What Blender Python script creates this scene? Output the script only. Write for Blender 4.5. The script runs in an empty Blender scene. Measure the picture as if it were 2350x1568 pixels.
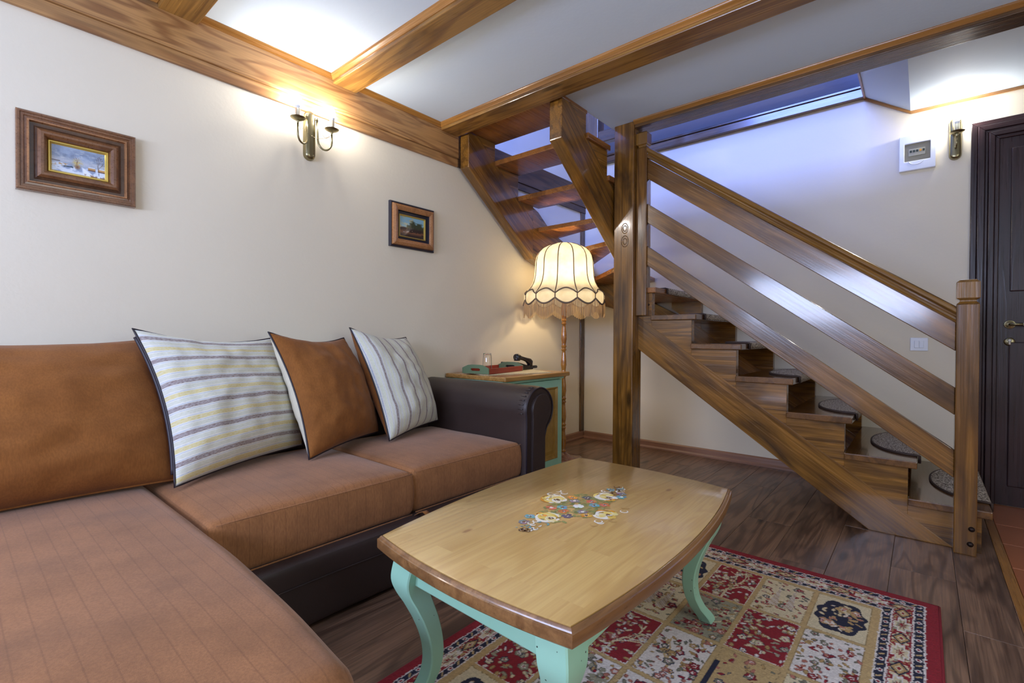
import bpy, bmesh, math, random
import numpy as np
from mathutils import Matrix, Vector, noise as mnoise
from math import sin, cos, pi, radians as rad

S = bpy.context.scene
COL = S.collection
random.seed(7)

# ------------------------------------------------------------------ camera
def make_camera():
    yaw, pitch, roll = rad(40.3), rad(-0.6), rad(0.26)
    f = Vector((-sin(yaw)*cos(pitch), cos(yaw)*cos(pitch), sin(pitch)))
    r = Vector((cos(yaw), sin(yaw), 0)); u = r.cross(f)
    r2 = r*cos(roll)+u*sin(roll); u2 = u*cos(roll)-r*sin(roll)
    cd = bpy.data.cameras.new('camera'); cd.sensor_width = 36; cd.lens = 1112/2350*36
    cd.clip_start = .02
    c = bpy.data.objects.new('camera', cd); COL.objects.link(c)
    M = Matrix((r2, u2, -f)).transposed().to_4x4(); M.translation = (0, 0, 1.0)
    c.matrix_world = M
    S.camera = c
make_camera()

# ------------------------------------------------------------------ world, exposure, big lights
W = bpy.data.worlds.new('world'); S.world = W; W.use_nodes = True
W.node_tree.nodes['Background'].inputs[0].default_value = (.55, .62, .8, 1)
W.node_tree.nodes['Background'].inputs[1].default_value = .3
S.view_settings.view_transform = 'Standard'; S.view_settings.look = 'None'
S.view_settings.gamma = 1; S.view_settings.use_curve_mapping = False
S.view_settings.exposure = 0.0

def area(name, loc, to, sx, sy, power, col):
    l = bpy.data.lights.new(name, 'AREA'); l.shape = 'RECTANGLE'; l.size = sx; l.size_y = sy
    l.energy = power; l.color = col
    o = bpy.data.objects.new(name, l); COL.objects.link(o); o.location = loc
    o.rotation_euler = (Vector(to)-Vector(loc)).to_track_quat('-Z', 'Y').to_euler()
    return o
BULB_E = 390          # sconce candle bulbs
LAMP_E = 80           # floor lamp bulb
area('window_daylight', (-1.05, -1.66, 1.55), (-1.05, 1, 1.45), 2.0, .62, 96, (.56, .67, 1))
area('side_fill_light', (1.86, .6, 1.55), (-1, .9, 1.3), 1.3, 1.2, 25, (.92, 1, .99))  # added fill light from the right, no window known there
area('upstairs_window', (-1.1, .75, 3.95), (-1.1, 4.1, 2.95), 1.5, .8, 230, (.19, .30, 1))

# ------------------------------------------------------------------ helpers
WM = {}
def sr(r, g, b):
    def c(v):
        v /= 255.; return v/12.92 if v <= .04045 else ((v+.055)/1.055)**2.4
    return (c(r), c(g), c(b), 1)

def tag(o, label=None, cat=None, group=None, kind=None):
    if label: o['label'] = label
    if cat: o['category'] = cat
    if group: o['group'] = group
    if kind: o['kind'] = kind
    return o

def link(name, me, mat, parent=None, M=None, bev=0, seg=2, **kw):
    o = bpy.data.objects.new(name, me); COL.objects.link(o)
    if mat is not None and len(me.materials) == 0: me.materials.append(mat)
    M = M or Matrix.Identity(4)
    if parent is not None:
        o.parent = parent; o.matrix_basis = WM[parent.name].inverted() @ M
    else: o.matrix_basis = M
    WM[o.name] = M.copy()
    if bev:
        b = o.modifiers.new('b', 'BEVEL'); b.width = bev; b.segments = seg; b.limit_method = 'ANGLE'; b.angle_limit = rad(35)
    return tag(o, **kw)

def thing(name, label, cat, loc=(0, 0, 0), group=None):
    o = bpy.data.objects.new(name, None); COL.objects.link(o); o.location = loc
    o.empty_display_size = .05
    WM[o.name] = Matrix.Translation(loc)
    return tag(o, label, cat, group)

def mesh_from(name, verts, faces, smooth=False):
    me = bpy.data.meshes.new(name); me.from_pydata([tuple(v) for v in verts], [], faces)
    bm = bmesh.new(); bm.from_mesh(me); bmesh.ops.recalc_face_normals(bm, faces=bm.faces)
    bm.to_mesh(me); bm.free()
    if smooth: me.polygons.foreach_set('use_smooth', [True]*len(me.polygons))
    me.update(); return me

def smooth_by_angle(me, ang=40):
    me.polygons.foreach_set('use_smooth', [True]*len(me.polygons))
    try: me.set_sharp_from_angle(angle=rad(ang))
    except Exception: pass
    return me

BOXF = [(0, 3, 2, 1), (4, 5, 6, 7), (0, 1, 5, 4), (1, 2, 6, 5), (2, 3, 7, 6), (3, 0, 4, 7)]
def box_vf(lo, hi, off=0):
    x0, y0, z0 = lo; x1, y1, z1 = hi
    v = [(x0, y0, z0), (x1, y0, z0), (x1, y1, z0), (x0, y1, z0), (x0, y0, z1), (x1, y0, z1), (x1, y1, z1), (x0, y1, z1)]
    return v, [tuple(i+off for i in f) for f in BOXF]

def frame(X, Zhint=(0, 0, 1)):
    X = Vector(X).normalized(); Z = Vector(Zhint); Y = Z.cross(X)
    if Y.length < 1e-3: Y = (Vector((0, 0, 1)) if abs(X.z) < .9 else Vector((0, 1, 0))).cross(X)
    Y.normalize(); Z = X.cross(Y)
    return Matrix((X, Y, Z)).transposed().to_4x4()

AX = {'x': ((1, 0, 0), (0, 0, 1)), 'y': ((0, 1, 0), (0, 0, 1)), 'z': ((0, 0, 1), (0, 1, 0))}
def box(name, lo, hi, mat, parent=None, axis='x', bev=.003, **kw):
    """world axis-aligned box; local X (wood grain) along `axis`"""
    lo = Vector(lo); hi = Vector(hi); c = (lo+hi)/2
    M = frame(*AX[axis]); M.translation = c
    R = M.to_3x3().inverted(); h = R @ ((hi-lo)/2); h = Vector((abs(h.x), abs(h.y), abs(h.z)))
    v, f = box_vf(-h, h)
    return link(name, mesh_from(name, v, f), mat, parent, M, bev, **kw)

def beam(name, a, b, w, h, mat, parent=None, bev=.003, up=(0, 0, 1), **kw):
    """bar from a to b (centre line), w across, h along up"""
    a = Vector(a); b = Vector(b); M = frame(b-a, up); M.translation = (a+b)/2
    L = (b-a).length/2
    v, f = box_vf((-L, -w/2, -h/2), (L, w/2, h/2))
    return link(name, mesh_from(name, v, f), mat, parent, M, bev, **kw)

def prism(name, pts, d0, d1, plane, mat, parent=None, grain=None, bev=.003, **kw):
    """pts: 2D polygon in world plane 'xz' (extruded y d0..d1), 'yz' (x d0..d1) or 'xy' (z d0..d1). grain = world dir"""
    def P(p, d):
        return Vector({'xz': (p[0], d, p[1]), 'yz': (d, p[0], p[1]), 'xy': (p[0], p[1], d)}[plane])
    V = [P(p, d0) for p in pts]+[P(p, d1) for p in pts]; n = len(pts)
    up = {'xz': (0, 1, 0), 'yz': (1, 0, 0), 'xy': (0, 0, 1)}[plane]
    M = frame(grain or {'xz': (1, 0, 0), 'yz': (0, 1, 0), 'xy': (1, 0, 0)}[plane], up)
    c = sum(V, Vector())/len(V); M.translation = c
    Mi = M.inverted(); V = [Mi @ v for v in V]
    F = [tuple(range(n)), tuple(range(2*n-1, n-1, -1))]+[(i, (i+1) % n, (i+1) % n+n, i+n) for i in range(n)]
    return link(name, mesh_from(name, V, F), mat, parent, M, bev, **kw)

def tube_mesh(pts, r, seg=8, closed=False, name='tube', caps=True):
    pts = [Vector(p) for p in pts]; n = len(pts); V = []; F = []
    rr = r if hasattr(r, '__len__') else [r]*n
    prev = None
    for i, p in enumerate(pts):
        if closed: t = pts[(i+1) % n]-pts[i-1]
        else: t = pts[min(i+1, n-1)]-pts[max(i-1, 0)]
        t.normalize()
        if prev is None:
            a = Vector((0, 0, 1)) if abs(t.z) < .9 else Vector((1, 0, 0))
            nx = (a-t*a.dot(t)).normalized()
        else:
            nx = (prev-t*prev.dot(t)).normalized()
        prev = nx; ny = t.cross(nx)
        for k in range(seg):
            a = 2*pi*k/seg; V.append(p+(nx*cos(a)+ny*sin(a))*rr[i])
    m = n if closed else n-1
    for i in range(m):
        j = (i+1) % n
        for k in range(seg):
            l = (k+1) % seg; F.append((i*seg+k, i*seg+l, j*seg+l, j*seg+k))
    if not closed and caps:
        F.append(tuple(range(seg))); F.append(tuple((n-1)*seg+k for k in range(seg)))
    return mesh_from(name, V, F, True)

def lathe_mesh(prof, seg=32, name='lathe', cap=True):
    V = []; F = []; n = len(prof)
    for r, z in prof:
        for k in range(seg):
            a = 2*pi*k/seg; V.append((r*cos(a), r*sin(a), z))
    for i in range(n-1):
        for k in range(seg):
            l = (k+1) % seg; F.append((i*seg+k, i*seg+l, (i+1)*seg+l, (i+1)*seg+k))
    if cap:
        F.append(tuple(range(seg))); F.append(tuple((n-1)*seg+k for k in range(seg)))
    return smooth_by_angle(mesh_from(name, V, F), 45)

def lathe(name, prof, loc, mat, parent=None, seg=32, rot=None, cap=True, **kw):
    M = Matrix.Translation(loc)
    if rot: M = M @ rot
    return link(name, lathe_mesh(prof, seg, name, cap), mat, parent, M, **kw)

def join_boxes(name, boxes, mat, parent=None, origin=(0, 0, 0), **kw):
    V = []; F = []
    for lo, hi in boxes:
        v, f = box_vf(lo, hi, len(V)); V += v; F += f
    o = Vector(origin); V = [Vector(v)-o for v in V]
    return link(name, mesh_from(name, V, F), mat, parent, Matrix.Translation(o), **kw)

def softbox(name, lo, hi, r, crown, mat, parent=None, n=22, sag=0, taper=None, **kw):
    lo = Vector(lo); hi = Vector(hi); c = (lo+hi)/2; h = (hi-lo)/2
    bm = bmesh.new(); bmesh.ops.create_cube(bm, size=2)
    bmesh.ops.subdivide_edges(bm, edges=bm.edges[:], cuts=n, use_grid_fill=True)
    for v in bm.verts:
        u = v.co.copy()
        for i in range(3):                      # crowd samples to the edges
            s = 1 if u[i] >= 0 else -1; u[i] = s*(1-(1-abs(u[i]))**1.6)
        p = Vector((u.x*h.x, u.y*h.y, u.z*h.z))
        q = Vector([max(-(h[i]-r), min(h[i]-r, p[i])) for i in range(3)])
        d = p-q
        if d.length > 1e-9: p = q+d.normalized()*min(r, max(abs(d.x), abs(d.y), abs(d.z)))
        if u.z > 0: p.z += crown*(1-u.x**4)*(1-u.y**4)*u.z
        if abs(u.z) < .999: 
            k = (1-u.z*u.z)*sag; p.x += k*(u.x if abs(u.x) > .9 else 0); p.y += k*(u.y if abs(u.y) > .9 else 0)
        w = c+p
        p += Vector((0, 0, 1))*(mnoise.noise(w*4)*.004)
        if taper: p = taper(p, h)
        v.co = p
    me = bpy.data.meshes.new(name); bm.to_mesh(me); bm.free()
    me.polygons.foreach_set('use_smooth', [True]*len(me.polygons))
    return link(name, me, mat, parent, Matrix.Translation(c), **kw)

# ------------------------------------------------------------------ materials
class NT:
    def __init__(s, name):
        s.m = bpy.data.materials.new(name); s.m.use_nodes = True
        s.t = s.m.node_tree; s.b = s.t.nodes['Principled BSDF']; s.out = s.t.nodes['Material Output']
    def n(s, typ, ins=None, **props):
        nd = s.t.nodes.new(typ)
        for k, v in props.items(): setattr(nd, k, v)
        for k, v in (ins or {}).items():
            if isinstance(v, bpy.types.NodeSocket): s.t.links.new(v, nd.inputs[k])
            else: nd.inputs[k].default_value = v
        return nd
    def set(s, **kw):
        for k, v in kw.items():
            k = k.replace('_', ' ')
            if isinstance(v, bpy.types.NodeSocket): s.t.links.new(v, s.b.inputs[k])
            else: s.b.inputs[k].default_value = v
    def mix(s, f, a, b, mode='MIX'):
        nd = s.t.nodes.new('ShaderNodeMix'); nd.data_type = 'RGBA'; nd.blend_type = mode; nd.clamp_result = False
        for i, v in ((0, f), (6, a), (7, b)):
            if isinstance(v, bpy.types.NodeSocket): s.t.links.new(v, nd.inputs[i])
            else: nd.inputs[i].default_value = v
        return nd.outputs[2]
    def math(s, op, a, b=0, c=None):
        nd = s.t.nodes.new('ShaderNodeMath'); nd.operation = op
        for i, v in enumerate((a, b) if c is None else (a, b, c)):
            if isinstance(v, bpy.types.NodeSocket): s.t.links.new(v, nd.inputs[i])
            else: nd.inputs[i].default_value = v
        return nd.outputs[0]
    def rng(s, v, a, b, c=0, d=1):
        return s.n('ShaderNodeMapRange', {0: v, 1: a, 2: b, 3: c, 4: d}).outputs[0]
    def coord(s, scale=(1, 1, 1), rnd=True, which='Object'):
        v = s.n('ShaderNodeTexCoord').outputs[which]
        if rnd:
            r = s.n('ShaderNodeObjectInfo').outputs['Random']
            v = s.n('ShaderNodeVectorMath', {0: v, 1: s.n('ShaderNodeVectorMath', {0: (31, 17, 23), 3: r}, operation='SCALE').outputs[0]}, operation='ADD').outputs[0]
        return s.n('ShaderNodeMapping', {0: v, 3: scale}).outputs[0]
    def noise(s, v, scale, detail=3, rough=.5, dist=0):
        return s.n('ShaderNodeTexNoise', {'Vector': v, 'Scale': scale, 'Detail': detail, 'Roughness': rough, 'Distortion': dist}).outputs[0]
    def bump(s, h, strength=.2, dist=.01):
        s.t.links.new(s.n('ShaderNodeBump', {'Height': h, 'Strength': strength, 'Distance': dist}).outputs[0], s.b.inputs['Normal'])

def plain(name, col, rough=.5, metal=0, coat=0, noisy=0, spec=None):
    m = NT(name); c = col
    if noisy:
        f = m.noise(m.coord((1, 1, 1)), 9, 4)
        c = m.mix(m.rng(f, .3, .7, 0, 1), tuple([x*(1-noisy) for x in col[:3]]+[1]), tuple([min(1, x*(1+noisy)) for x in col[:3]]+[1]))
    m.set(Base_Color=c, Roughness=rough, Metallic=metal, Coat_Weight=coat)
    if spec is not None: m.set(Specular_IOR_Level=spec)
    return m.m

def wood(name, c1, c2, c3, rough=.35, coat=.3, ring=26, blot=.6, knots=1, fib=.35, sx=.7, crough=.12, lv=9):
    m = NT(name)
    v = m.coord((sx, lv, lv)); v2 = m.coord((3.5, 150, 150)); v3 = m.coord((1.6, 6, 6)); v4 = m.coord((1.5, 5.2, 5.2))
    n1 = m.noise(v, 1.0, 2.5, .45, .5)
    rg = m.math('SINE', m.math('MULTIPLY', n1, ring*2.2))
    rg = m.rng(rg, -.2, 1, 0, 1)
    fb = m.noise(v2, 1, 2, .6)
    bl = m.noise(v3, 1.1, 3, .6, .8)
    col = m.mix(m.math('MULTIPLY', rg, .8), c1, c2)
    col = m.mix(m.math('MULTIPLY', m.rng(bl, .48, .72), blot), col, c3)
    col = m.mix(m.math('MULTIPLY', m.rng(fb, .35, .65, 1, 0), fib), col, c3)
    if knots:
        vo = m.n('ShaderNodeTexVoronoi', {'Vector': v4, 'Scale': 1.0, 'Randomness': 1.0})
        kd = m.math('ADD', vo.outputs['Distance'], m.math('MULTIPLY', m.noise(v4, 5, 2), .08))
        col = m.mix(m.math('MULTIPLY', m.rng(kd, .10, .17, 1, 0), .8*knots), col, tuple([x*.35 for x in c3[:3]]+[1]))
    m.set(Base_Color=col, Roughness=m.rng(fb, .3, .7, rough*.8, rough*1.2), Coat_Weight=coat, Coat_Roughness=crough)
    m.bump(m.math('ADD', m.math('MULTIPLY', fb, .6), m.math('MULTIPLY', rg, .4)), .12, .004)
    return m.m

def fabric(name, col, dark, sheen=.35, scale=900, ribs=0, blot=.5, axis=1):
    m = NT(name); v = m.coord((1, 1, 1)); 
    f = m.noise(m.coord((1, 1, .25)), 220, 2)
    b = m.noise(v, 7, 4, .6)
    c = m.mix(m.math('MULTIPLY', m.rng(b, .4, .7), blot), col, dark)
    c = m.mix(m.math('MULTIPLY', m.rng(f, .35, .65), .35), c, dark)
    if ribs:
        sp = m.n('ShaderNodeSeparateXYZ', {0: m.coord((1, 1, 1), False)}).outputs[axis]
        w = m.math('PINGPONG', m.math('MULTIPLY', sp, ribs), 1)
        c = m.mix(m.math('MULTIPLY', m.rng(w, .0, .12, 1, 0), .45), c, dark)
    m.set(Base_Color=c, Roughness=.9, Sheen_Weight=sheen, Sheen_Roughness=.45, Specular_IOR_Level=.2)
    m.set(Sheen_Tint=(.95, .85, .8, 1))
    wv = m.noise(m.coord((1, 1, 1)), scale, 1)
    m.bump(m.math('ADD', wv, m.math('MULTIPLY', f, .6)), .25, .002)
    return m.m

def vcol(name, rough=.8, coat=0, bump=0, sheen=0):
    m = NT(name); a = m.n('ShaderNodeVertexColor', layer_name='Col').outputs[0]
    m.set(Base_Color=a, Roughness=rough, Coat_Weight=coat, Sheen_Weight=sheen)
    if bump: m.bump(m.noise(m.coord((1, 1, 1)), 380, 2), bump, .004)
    return m.m

def emit(name, col, strength):
    m = NT(name); m.set(Base_Color=(1, 1, 1, 1), Emission_Color=col, Emission_Strength=strength); return m.m

M_BEAM = wood('stained_beam_wood', sr(168, 122, 58), sr(124, 82, 36), sr(66, 42, 22), .34, .4, 16, .7, 1)
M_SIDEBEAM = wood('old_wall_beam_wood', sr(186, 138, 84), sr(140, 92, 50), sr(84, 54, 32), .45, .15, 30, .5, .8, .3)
M_SIDEBEAM_DARK = wood('darker_wall_beam_wood', sr(104, 72, 46), sr(74, 50, 34), sr(40, 28, 22), .5, .1, 30, .6, .8, .3)  # darker tone for the wall beam past the stair
M_DARK = wood('dark_stained_wood', sr(112, 78, 40), sr(80, 54, 28), sr(42, 28, 18), .28, .5, 16, .8, 1)
M_STAIR = wood('varnished_stair_wood', sr(148, 100, 36), sr(102, 66, 22), sr(46, 29, 14), .24, .6, 14, .85, 1, .4, crough=.08)
M_RAIL = wood('varnished_rail_wood', sr(142, 96, 38), sr(102, 66, 26), sr(54, 35, 20), .24, .8, 12, .75, .4, .45, crough=.11)
M_TREAD = wood('varnished_tread_wood', sr(160, 102, 46), sr(124, 76, 34), sr(82, 50, 26), .3, .3, 10, .45, 0, .3, crough=.1)
M_STEP = wood('dark_glossy_step_wood', sr(120, 80, 40), sr(92, 60, 30), sr(58, 38, 22), .2, .7, 10, .5, 0, .3, crough=.07)
M_CAP = wood('glossy_handrail_wood', sr(140, 98, 38), sr(108, 72, 28), sr(66, 42, 18), .22, 1, 10, .4, 0, .3, crough=.06)
M_TRIM = wood('honey_trim_wood', sr(176, 120, 54), sr(140, 92, 38), sr(100, 64, 28), .3, .5, 10, .3, 0)
M_TOP = None
M_DOOR = wood('dark_mahogany_door', sr(52, 31, 33), sr(42, 26, 29), sr(24, 15, 18), .32, .3, 26, .5, 0, .3, crough=.25)
M_LAMPW = wood('honey_turned_wood', sr(186, 122, 48), sr(158, 96, 34), sr(112, 64, 26), .22, .8, 10, .3, 0)
M_FLOOR = wood('walnut_laminate', sr(146, 112, 88), sr(100, 73, 57), sr(58, 42, 34), .36, .12, 22, .8, .9, .5, .9, .25, 7)
M_BASE = wood('walnut_skirting', sr(150, 108, 84), sr(128, 90, 70), sr(98, 68, 54), .4, .2, 10, .3, 0)
M_TILE = NT('terracotta_tile')
_f = M_TILE.noise(M_TILE.coord((1, 1, 1)), 5, 5)
M_TILE.set(Base_Color=M_TILE.mix(_f, sr(150, 82, 46), sr(176, 106, 64)), Roughness=.35, Coat_Weight=.3); M_TILE = M_TILE.m
M_GROUT = plain('pale_grout', sr(205, 195, 190), .9)
def wallmat(name, col, bump=.10):
    m = NT(name); v = m.coord((1, 1, 1), False)
    n = m.noise(v, 2.0, 4); 
    m.set(Base_Color=m.mix(n, tuple([x*.97 for x in col[:3]]+[1]), tuple([min(1, x*1.03) for x in col[:3]]+[1])), Roughness=.75)
    m.bump(m.math('ADD', m.noise(v, 60, 4), m.math('MULTIPLY', m.noise(v, 4, 3), 1.5)), bump, .006)
    return m.m
M_WALL = wallmat('cream_plaster', sr(226, 215, 193))
M_CEIL = wallmat('white_plaster', sr(216, 230, 242), .08)
M_LEATHER = NT('dark_brown_leather')
_n = M_LEATHER.noise(M_LEATHER.coord((1, 1, 1)), 260, 3); _b = M_LEATHER.noise(M_LEATHER.coord((1, 1, 1)), 5, 3)
M_LEATHER.set(Base_Color=M_LEATHER.mix(_b, sr(46, 35, 33), sr(62, 48, 44)), Roughness=.42, Coat_Weight=.1, Coat_Roughness=.3)
M_LEATHER.bump(_n, .18, .002); M_LEATHER = M_LEATHER.m
M_SUEDE = fabric('brown_suede_cloth', sr(146, 92, 44), sr(108, 64, 30), .12)
M_SEAT = fabric('brown_seat_cloth', sr(158, 106, 66), sr(108, 70, 42), .2, 700, 52)
M_PIPE = plain('dark_piping', sr(38, 28, 36), .5)
M_CREAM = fabric('cream_cloth', sr(222, 214, 190), sr(196, 188, 165), .2)
M_BRASS = plain('aged_brass', sr(150, 140, 108), .28, 1)
M_IRON = plain('dark_iron', sr(45, 35, 32), .4, .8)
M_CHROME = plain('brushed_steel', sr(190, 188, 180), .25, 1)
M_WHITE = plain('white_plastic', sr(232, 234, 240), .3, 0, .3)
M_BLACK = plain('black_plastic', sr(30, 28, 32), .3, 0, .2)
M_GREEN = NT('pale_green_paint')
_v = M_GREEN.coord((1, 1, 1)); _b = M_GREEN.noise(_v, 6, 3)
_vo = M_GREEN.n('ShaderNodeTexVoronoi', {'Vector': _v, 'Scale': 42}).outputs['Distance']
_sel = M_GREEN.rng(M_GREEN.noise(_v, 9, 2), .52, .56)
_c = M_GREEN.mix(_b, sr(146, 196, 166), sr(166, 210, 184))
_c = M_GREEN.mix(M_GREEN.math('MULTIPLY', M_GREEN.rng(_vo, .07, .1, 1, 0), _sel), _c, sr(50, 60, 50))
M_GREEN.set(Base_Color=_c, Roughness=.42, Coat_Weight=.15); M_GREEN = M_GREEN.m
M_OCHRE = wood('ochre_painted_panel', sr(172, 134, 62), sr(160, 122, 52), sr(124, 92, 40), .4, .3, 8, .5, 0, .2)
M_CABTOP = wood('golden_oak_top', sr(190, 142, 78), sr(166, 118, 58), sr(128, 88, 44), .3, .4, 18, .3, 0)
M_GOLD = plain('gilt', sr(222, 190, 96), .3, .7)
M_BULB = emit('lit_candle_bulb', (1, .975, .95, 1), BULB_E)
M_LBULB = emit('lit_lamp_bulb', (1, .76, .45, 1), LAMP_E*3)

# ------------------------------------------------------------------ room
XL, YB, ZC = -2.567, 4.125, 2.46
XR, YR = 1.9, -1.7
box('wall_left', (XL-.12, YR-.12, 0), (XL, YB+.12, 4.7), M_WALL, bev=0, kind='structure')
box('wall_back', (XL, YB, -.02), (XR+.12, YB+.12, 4.7), M_WALL, bev=0, kind='structure')
join_boxes('wall_right', [((XR, YR-.12, 0), (XR+.12, YB, .9)), ((XR, YR-.12, 2.2), (XR+.12, YB, 4.7)),
    ((XR, YR-.12, .9), (XR+.12, -.1, 2.2)), ((XR, 1.3, .9), (XR+.12, YB, 2.2))], M_WALL, kind='structure')
join_boxes('wall_front', [((XL, YR-.12, 0), (XR, YR, 1.2)), ((XL, YR-.12, 1.9), (XR, YR, 4.7)),
    ((XL, YR-.12, 1.2), (-2.1, YR, 1.9)), ((0, YR-.12, 1.2), (XR, YR, 1.9))], M_WALL, kind='structure')
def window(name, axis, a0, a1, z0, z1, p):
    bs = []
    def B(u0, u1, w0, w1):
        bs.append(((u0, p-.03, w0), (u1, p+.03, w1)) if axis == 'x' else ((p-.03, u0, w0), (p+.03, u1, w1)))
    B(a0, a1, z0, z0+.05); B(a0, a1, z1-.05, z1); B(a0, a0+.05, z0, z1); B(a1-.05, a1, z0, z1); B((a0+a1)/2-.03, (a0+a1)/2+.03, z0, z1)
    join_boxes(name, bs, M_DARK, kind='structure')
window('window_1', 'x', -2.1, 0, 1.2, 1.9, YR-.05)
window('added_fill_window', 'y', -.1, 1.3, .9, 2.2, XR+.05)  # frame made up to go with the added side fill light
box('wall_roof', (XL-.12, YR-.12, 4.7), (XR+.12, YB+.12, 4.8), M_CEIL, bev=0, kind='structure')

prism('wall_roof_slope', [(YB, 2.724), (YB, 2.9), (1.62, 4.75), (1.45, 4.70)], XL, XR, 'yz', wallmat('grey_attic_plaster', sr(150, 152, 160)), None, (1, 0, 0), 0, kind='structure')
# ceiling with the stair well left open
V = []; F = []
for lo, hi in [((XL, YR, ZC), (XR, 2.383, 2.65)), ((-1.679, 2.383, ZC), (XR, 3.17, 2.65)), ((-.077, 3.17, 2.488), (XR, YB, 2.652))]:
    v, f = box_vf(lo, hi, len(V)); V += v; F += f
k = len(V); V += [(-.319, 3.17, 2.652), (-.077, 3.17, 2.488), (-.077, 3.17, 2.652), (-.319, YB, 2.652), (-.077, YB, 2.488), (-.077, YB, 2.652)]
F += [(k, k+1, k+4, k+3), (k, k+2, k+1), (k+3, k+4, k+5), (k, k+3, k+5, k+2)]
link('ceiling', mesh_from('ceiling', V, F), M_CEIL, kind='structure')

# floor: laminate boards one by one, tiles by the door
sub = box('floor', (XL, YR, -.06), (XR, YB, -.012), M_GROUT, bev=0, kind='structure')
x1 = .27; col = 0; edges = [.27, .115]
while edges[-1] > XL+.02: edges.append(max(XL, edges[-1]-.2125))
for i in range(len(edges)-1):
    xa, xb = edges[i+1], edges[i]
    y = 2.26-1.29*4 if i == 0 else 2.26-1.29*4+[0, .43, .86, .2, .65][i % 5]
    while y < YB:
        ya, yb = max(y, YR), min(y+1.29, YB)
        if yb > ya+.02:
            dz = random.uniform(-.0004, .0004)
            box('floor_board', (xa+.0006, ya+.0006, -.012), (xb-.0006, yb-.0006, dz), M_FLOOR, sub, 'y', .0012)
        y += 1.29
box('threshold_strip', (.27, YR, -.012), (.305, YB, .002), M_TRIM, sub, 'y', .001)
ty = [3.68+.33*j for j in (1, 0)]+[3.35-.33*j for j in range(16)]
xs = [.305, .63, .96, 1.29, 1.62, XR]
ye = [YB]+[3.68-.33*j for j in range(17)]
for j in range(len(ye)-1):
    if ye[j+1] < YR: break
    for i in range(5):
        box('floor_tile', (xs[i]+.002, ye[j+1]+.003, -.012), (xs[i+1]-.002, ye[j]-.003, 0), M_TILE, sub, 'x', .0015)

# skirting (walnut profile)
def skirt(name, pts, grain_axis, d0, d1, plane):
    return prism(name, pts, d0, d1, plane, M_BASE, None, (1, 0, 0) if grain_axis == 'x' else (0, 1, 0), .002, kind='structure')
pr = lambda w, s: [(w, 0), (w+s*.022, 0), (w+s*.022, .012), (w+s*.014, .026), (w+s*.012, .062), (w+s*.004, .072), (w, .072)]
prism('baseboard_back', pr(YB, -1), XL+.02, .21, 'yz', M_BASE, None, (1, 0, 0), .001, kind='structure')
prism('baseboard_left', pr(XL, 1), YR, YB, 'xz', M_BASE, None, (0, 1, 0), .001, kind='structure')
box('trim_1', (XL, 4.05, .072), (XL+.014, 4.118, 2.21), M_DARK, None, 'z', .003, kind='structure')
# honey trim where the low ceiling meets the back wall
box('trim_2', (-.077, YB-.014, 2.470), (XR, YB, 2.488), M_TRIM, None, 'x', .003, kind='structure')
beam('trim_3', (-.322, YB-.007, 2.642), (-.074, YB-.007, 2.479), .014, .018, M_TRIM, None, .002, kind='structure')
box('trim_4', (-.329, 3.18, 2.642), (-.317, YB, 2.662), M_TRIM, None, 'y', .002, kind='structure')

# ------------------------------------------------------------------ beams
def mould(parent, a, b, side=1):
    """quarter-round strip under the ceiling, running a->b"""
    a = Vector(a); b = Vector(b); M = frame(b-a); M.translation = (a+b)/2; L = (b-a).length/2
    prof = [(0, 0), (side*.022, 0), (side*.022, -.005), (side*.017, -.012), (side*.008, -.019), (side*.004, -.026), (0, -.026)]
    n = len(prof); Vv = [(-L, p[0], p[1]) for p in prof]+[(L, p[0], p[1]) for p in prof]
    Ff = [tuple(range(n)), tuple(range(2*n-1, n-1, -1))]+[(i, (i+1) % n, (i+1) % n+n, i+n) for i in range(n)]
    link('molding', smooth_by_angle(mesh_from('molding', Vv, Ff), 40), M_TRIM, parent, M)
t = thing('wall_beam', 'long light brown grained beam running along the top of the left wall above the sofa', 'beam', (XL+.03, 1.2, 2.21))
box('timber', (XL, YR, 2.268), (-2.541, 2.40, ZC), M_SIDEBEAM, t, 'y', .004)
box('timber', (XL, 2.402, 2.268), (-2.543, YB, ZC), M_SIDEBEAM_DARK, t, 'y', .004)
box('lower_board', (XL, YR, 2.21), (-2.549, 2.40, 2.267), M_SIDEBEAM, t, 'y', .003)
box('lower_board', (XL, 2.402, 2.212), (-2.551, YB, 2.267), M_SIDEBEAM_DARK, t, 'y', .003)
for ya, yb in ((YR, .615), (.768, 1.431), (1.577, 2.232)): mould(t, (-2.541, ya, ZC), (-2.541, yb, ZC), -1)
def ceil_beam(label, y0, y1, xa, xb, z0=2.415, skew=0, mat=M_BEAM, mld=True):
    t = thing('ceiling_beam', label, 'beam', ((xa+xb)/2, (y0+y1)/2, z0), 'ceiling beams')
    h = ZC-z0+.0
    beam('timber', (xa, (y0+y1)/2+skew, z0+h/2), (xb, (y0+y1)/2, z0+h/2), y1-y0, h, mat, t, .004)
    if mld: mould(t, (xa, y0+skew, ZC), (xb, y0, ZC), -1)
    return t
ceil_beam('shortest visible ceiling beam, its end cut off by the top edge above the landscape picture', .615, .767, -2.541, XR)
ceil_beam('golden brown ceiling beam above the wall lamp with two bulbs', 1.431, 1.577, -2.541, XR)
ceil_beam('brown ceiling beam that the top of the open stair hangs from', 2.232, 2.383, -2.541, XR, mat=M_BEAM)
ceil_beam('dark ceiling beam crossing to the right behind the main post above the handrail', 3.027, 3.17, -1.502, XR, skew=.015, mat=M_DARK)
t = thing('wall_plate_beam', 'thin dark beam high on the back wall over the lower stair, catching blue light', 'beam', (-1.4, 4.1, 2.64))
box('timber', (XL, 4.08, 2.645), (-.325, YB, 2.705), M_DARK, t, 'x', .004)
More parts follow.
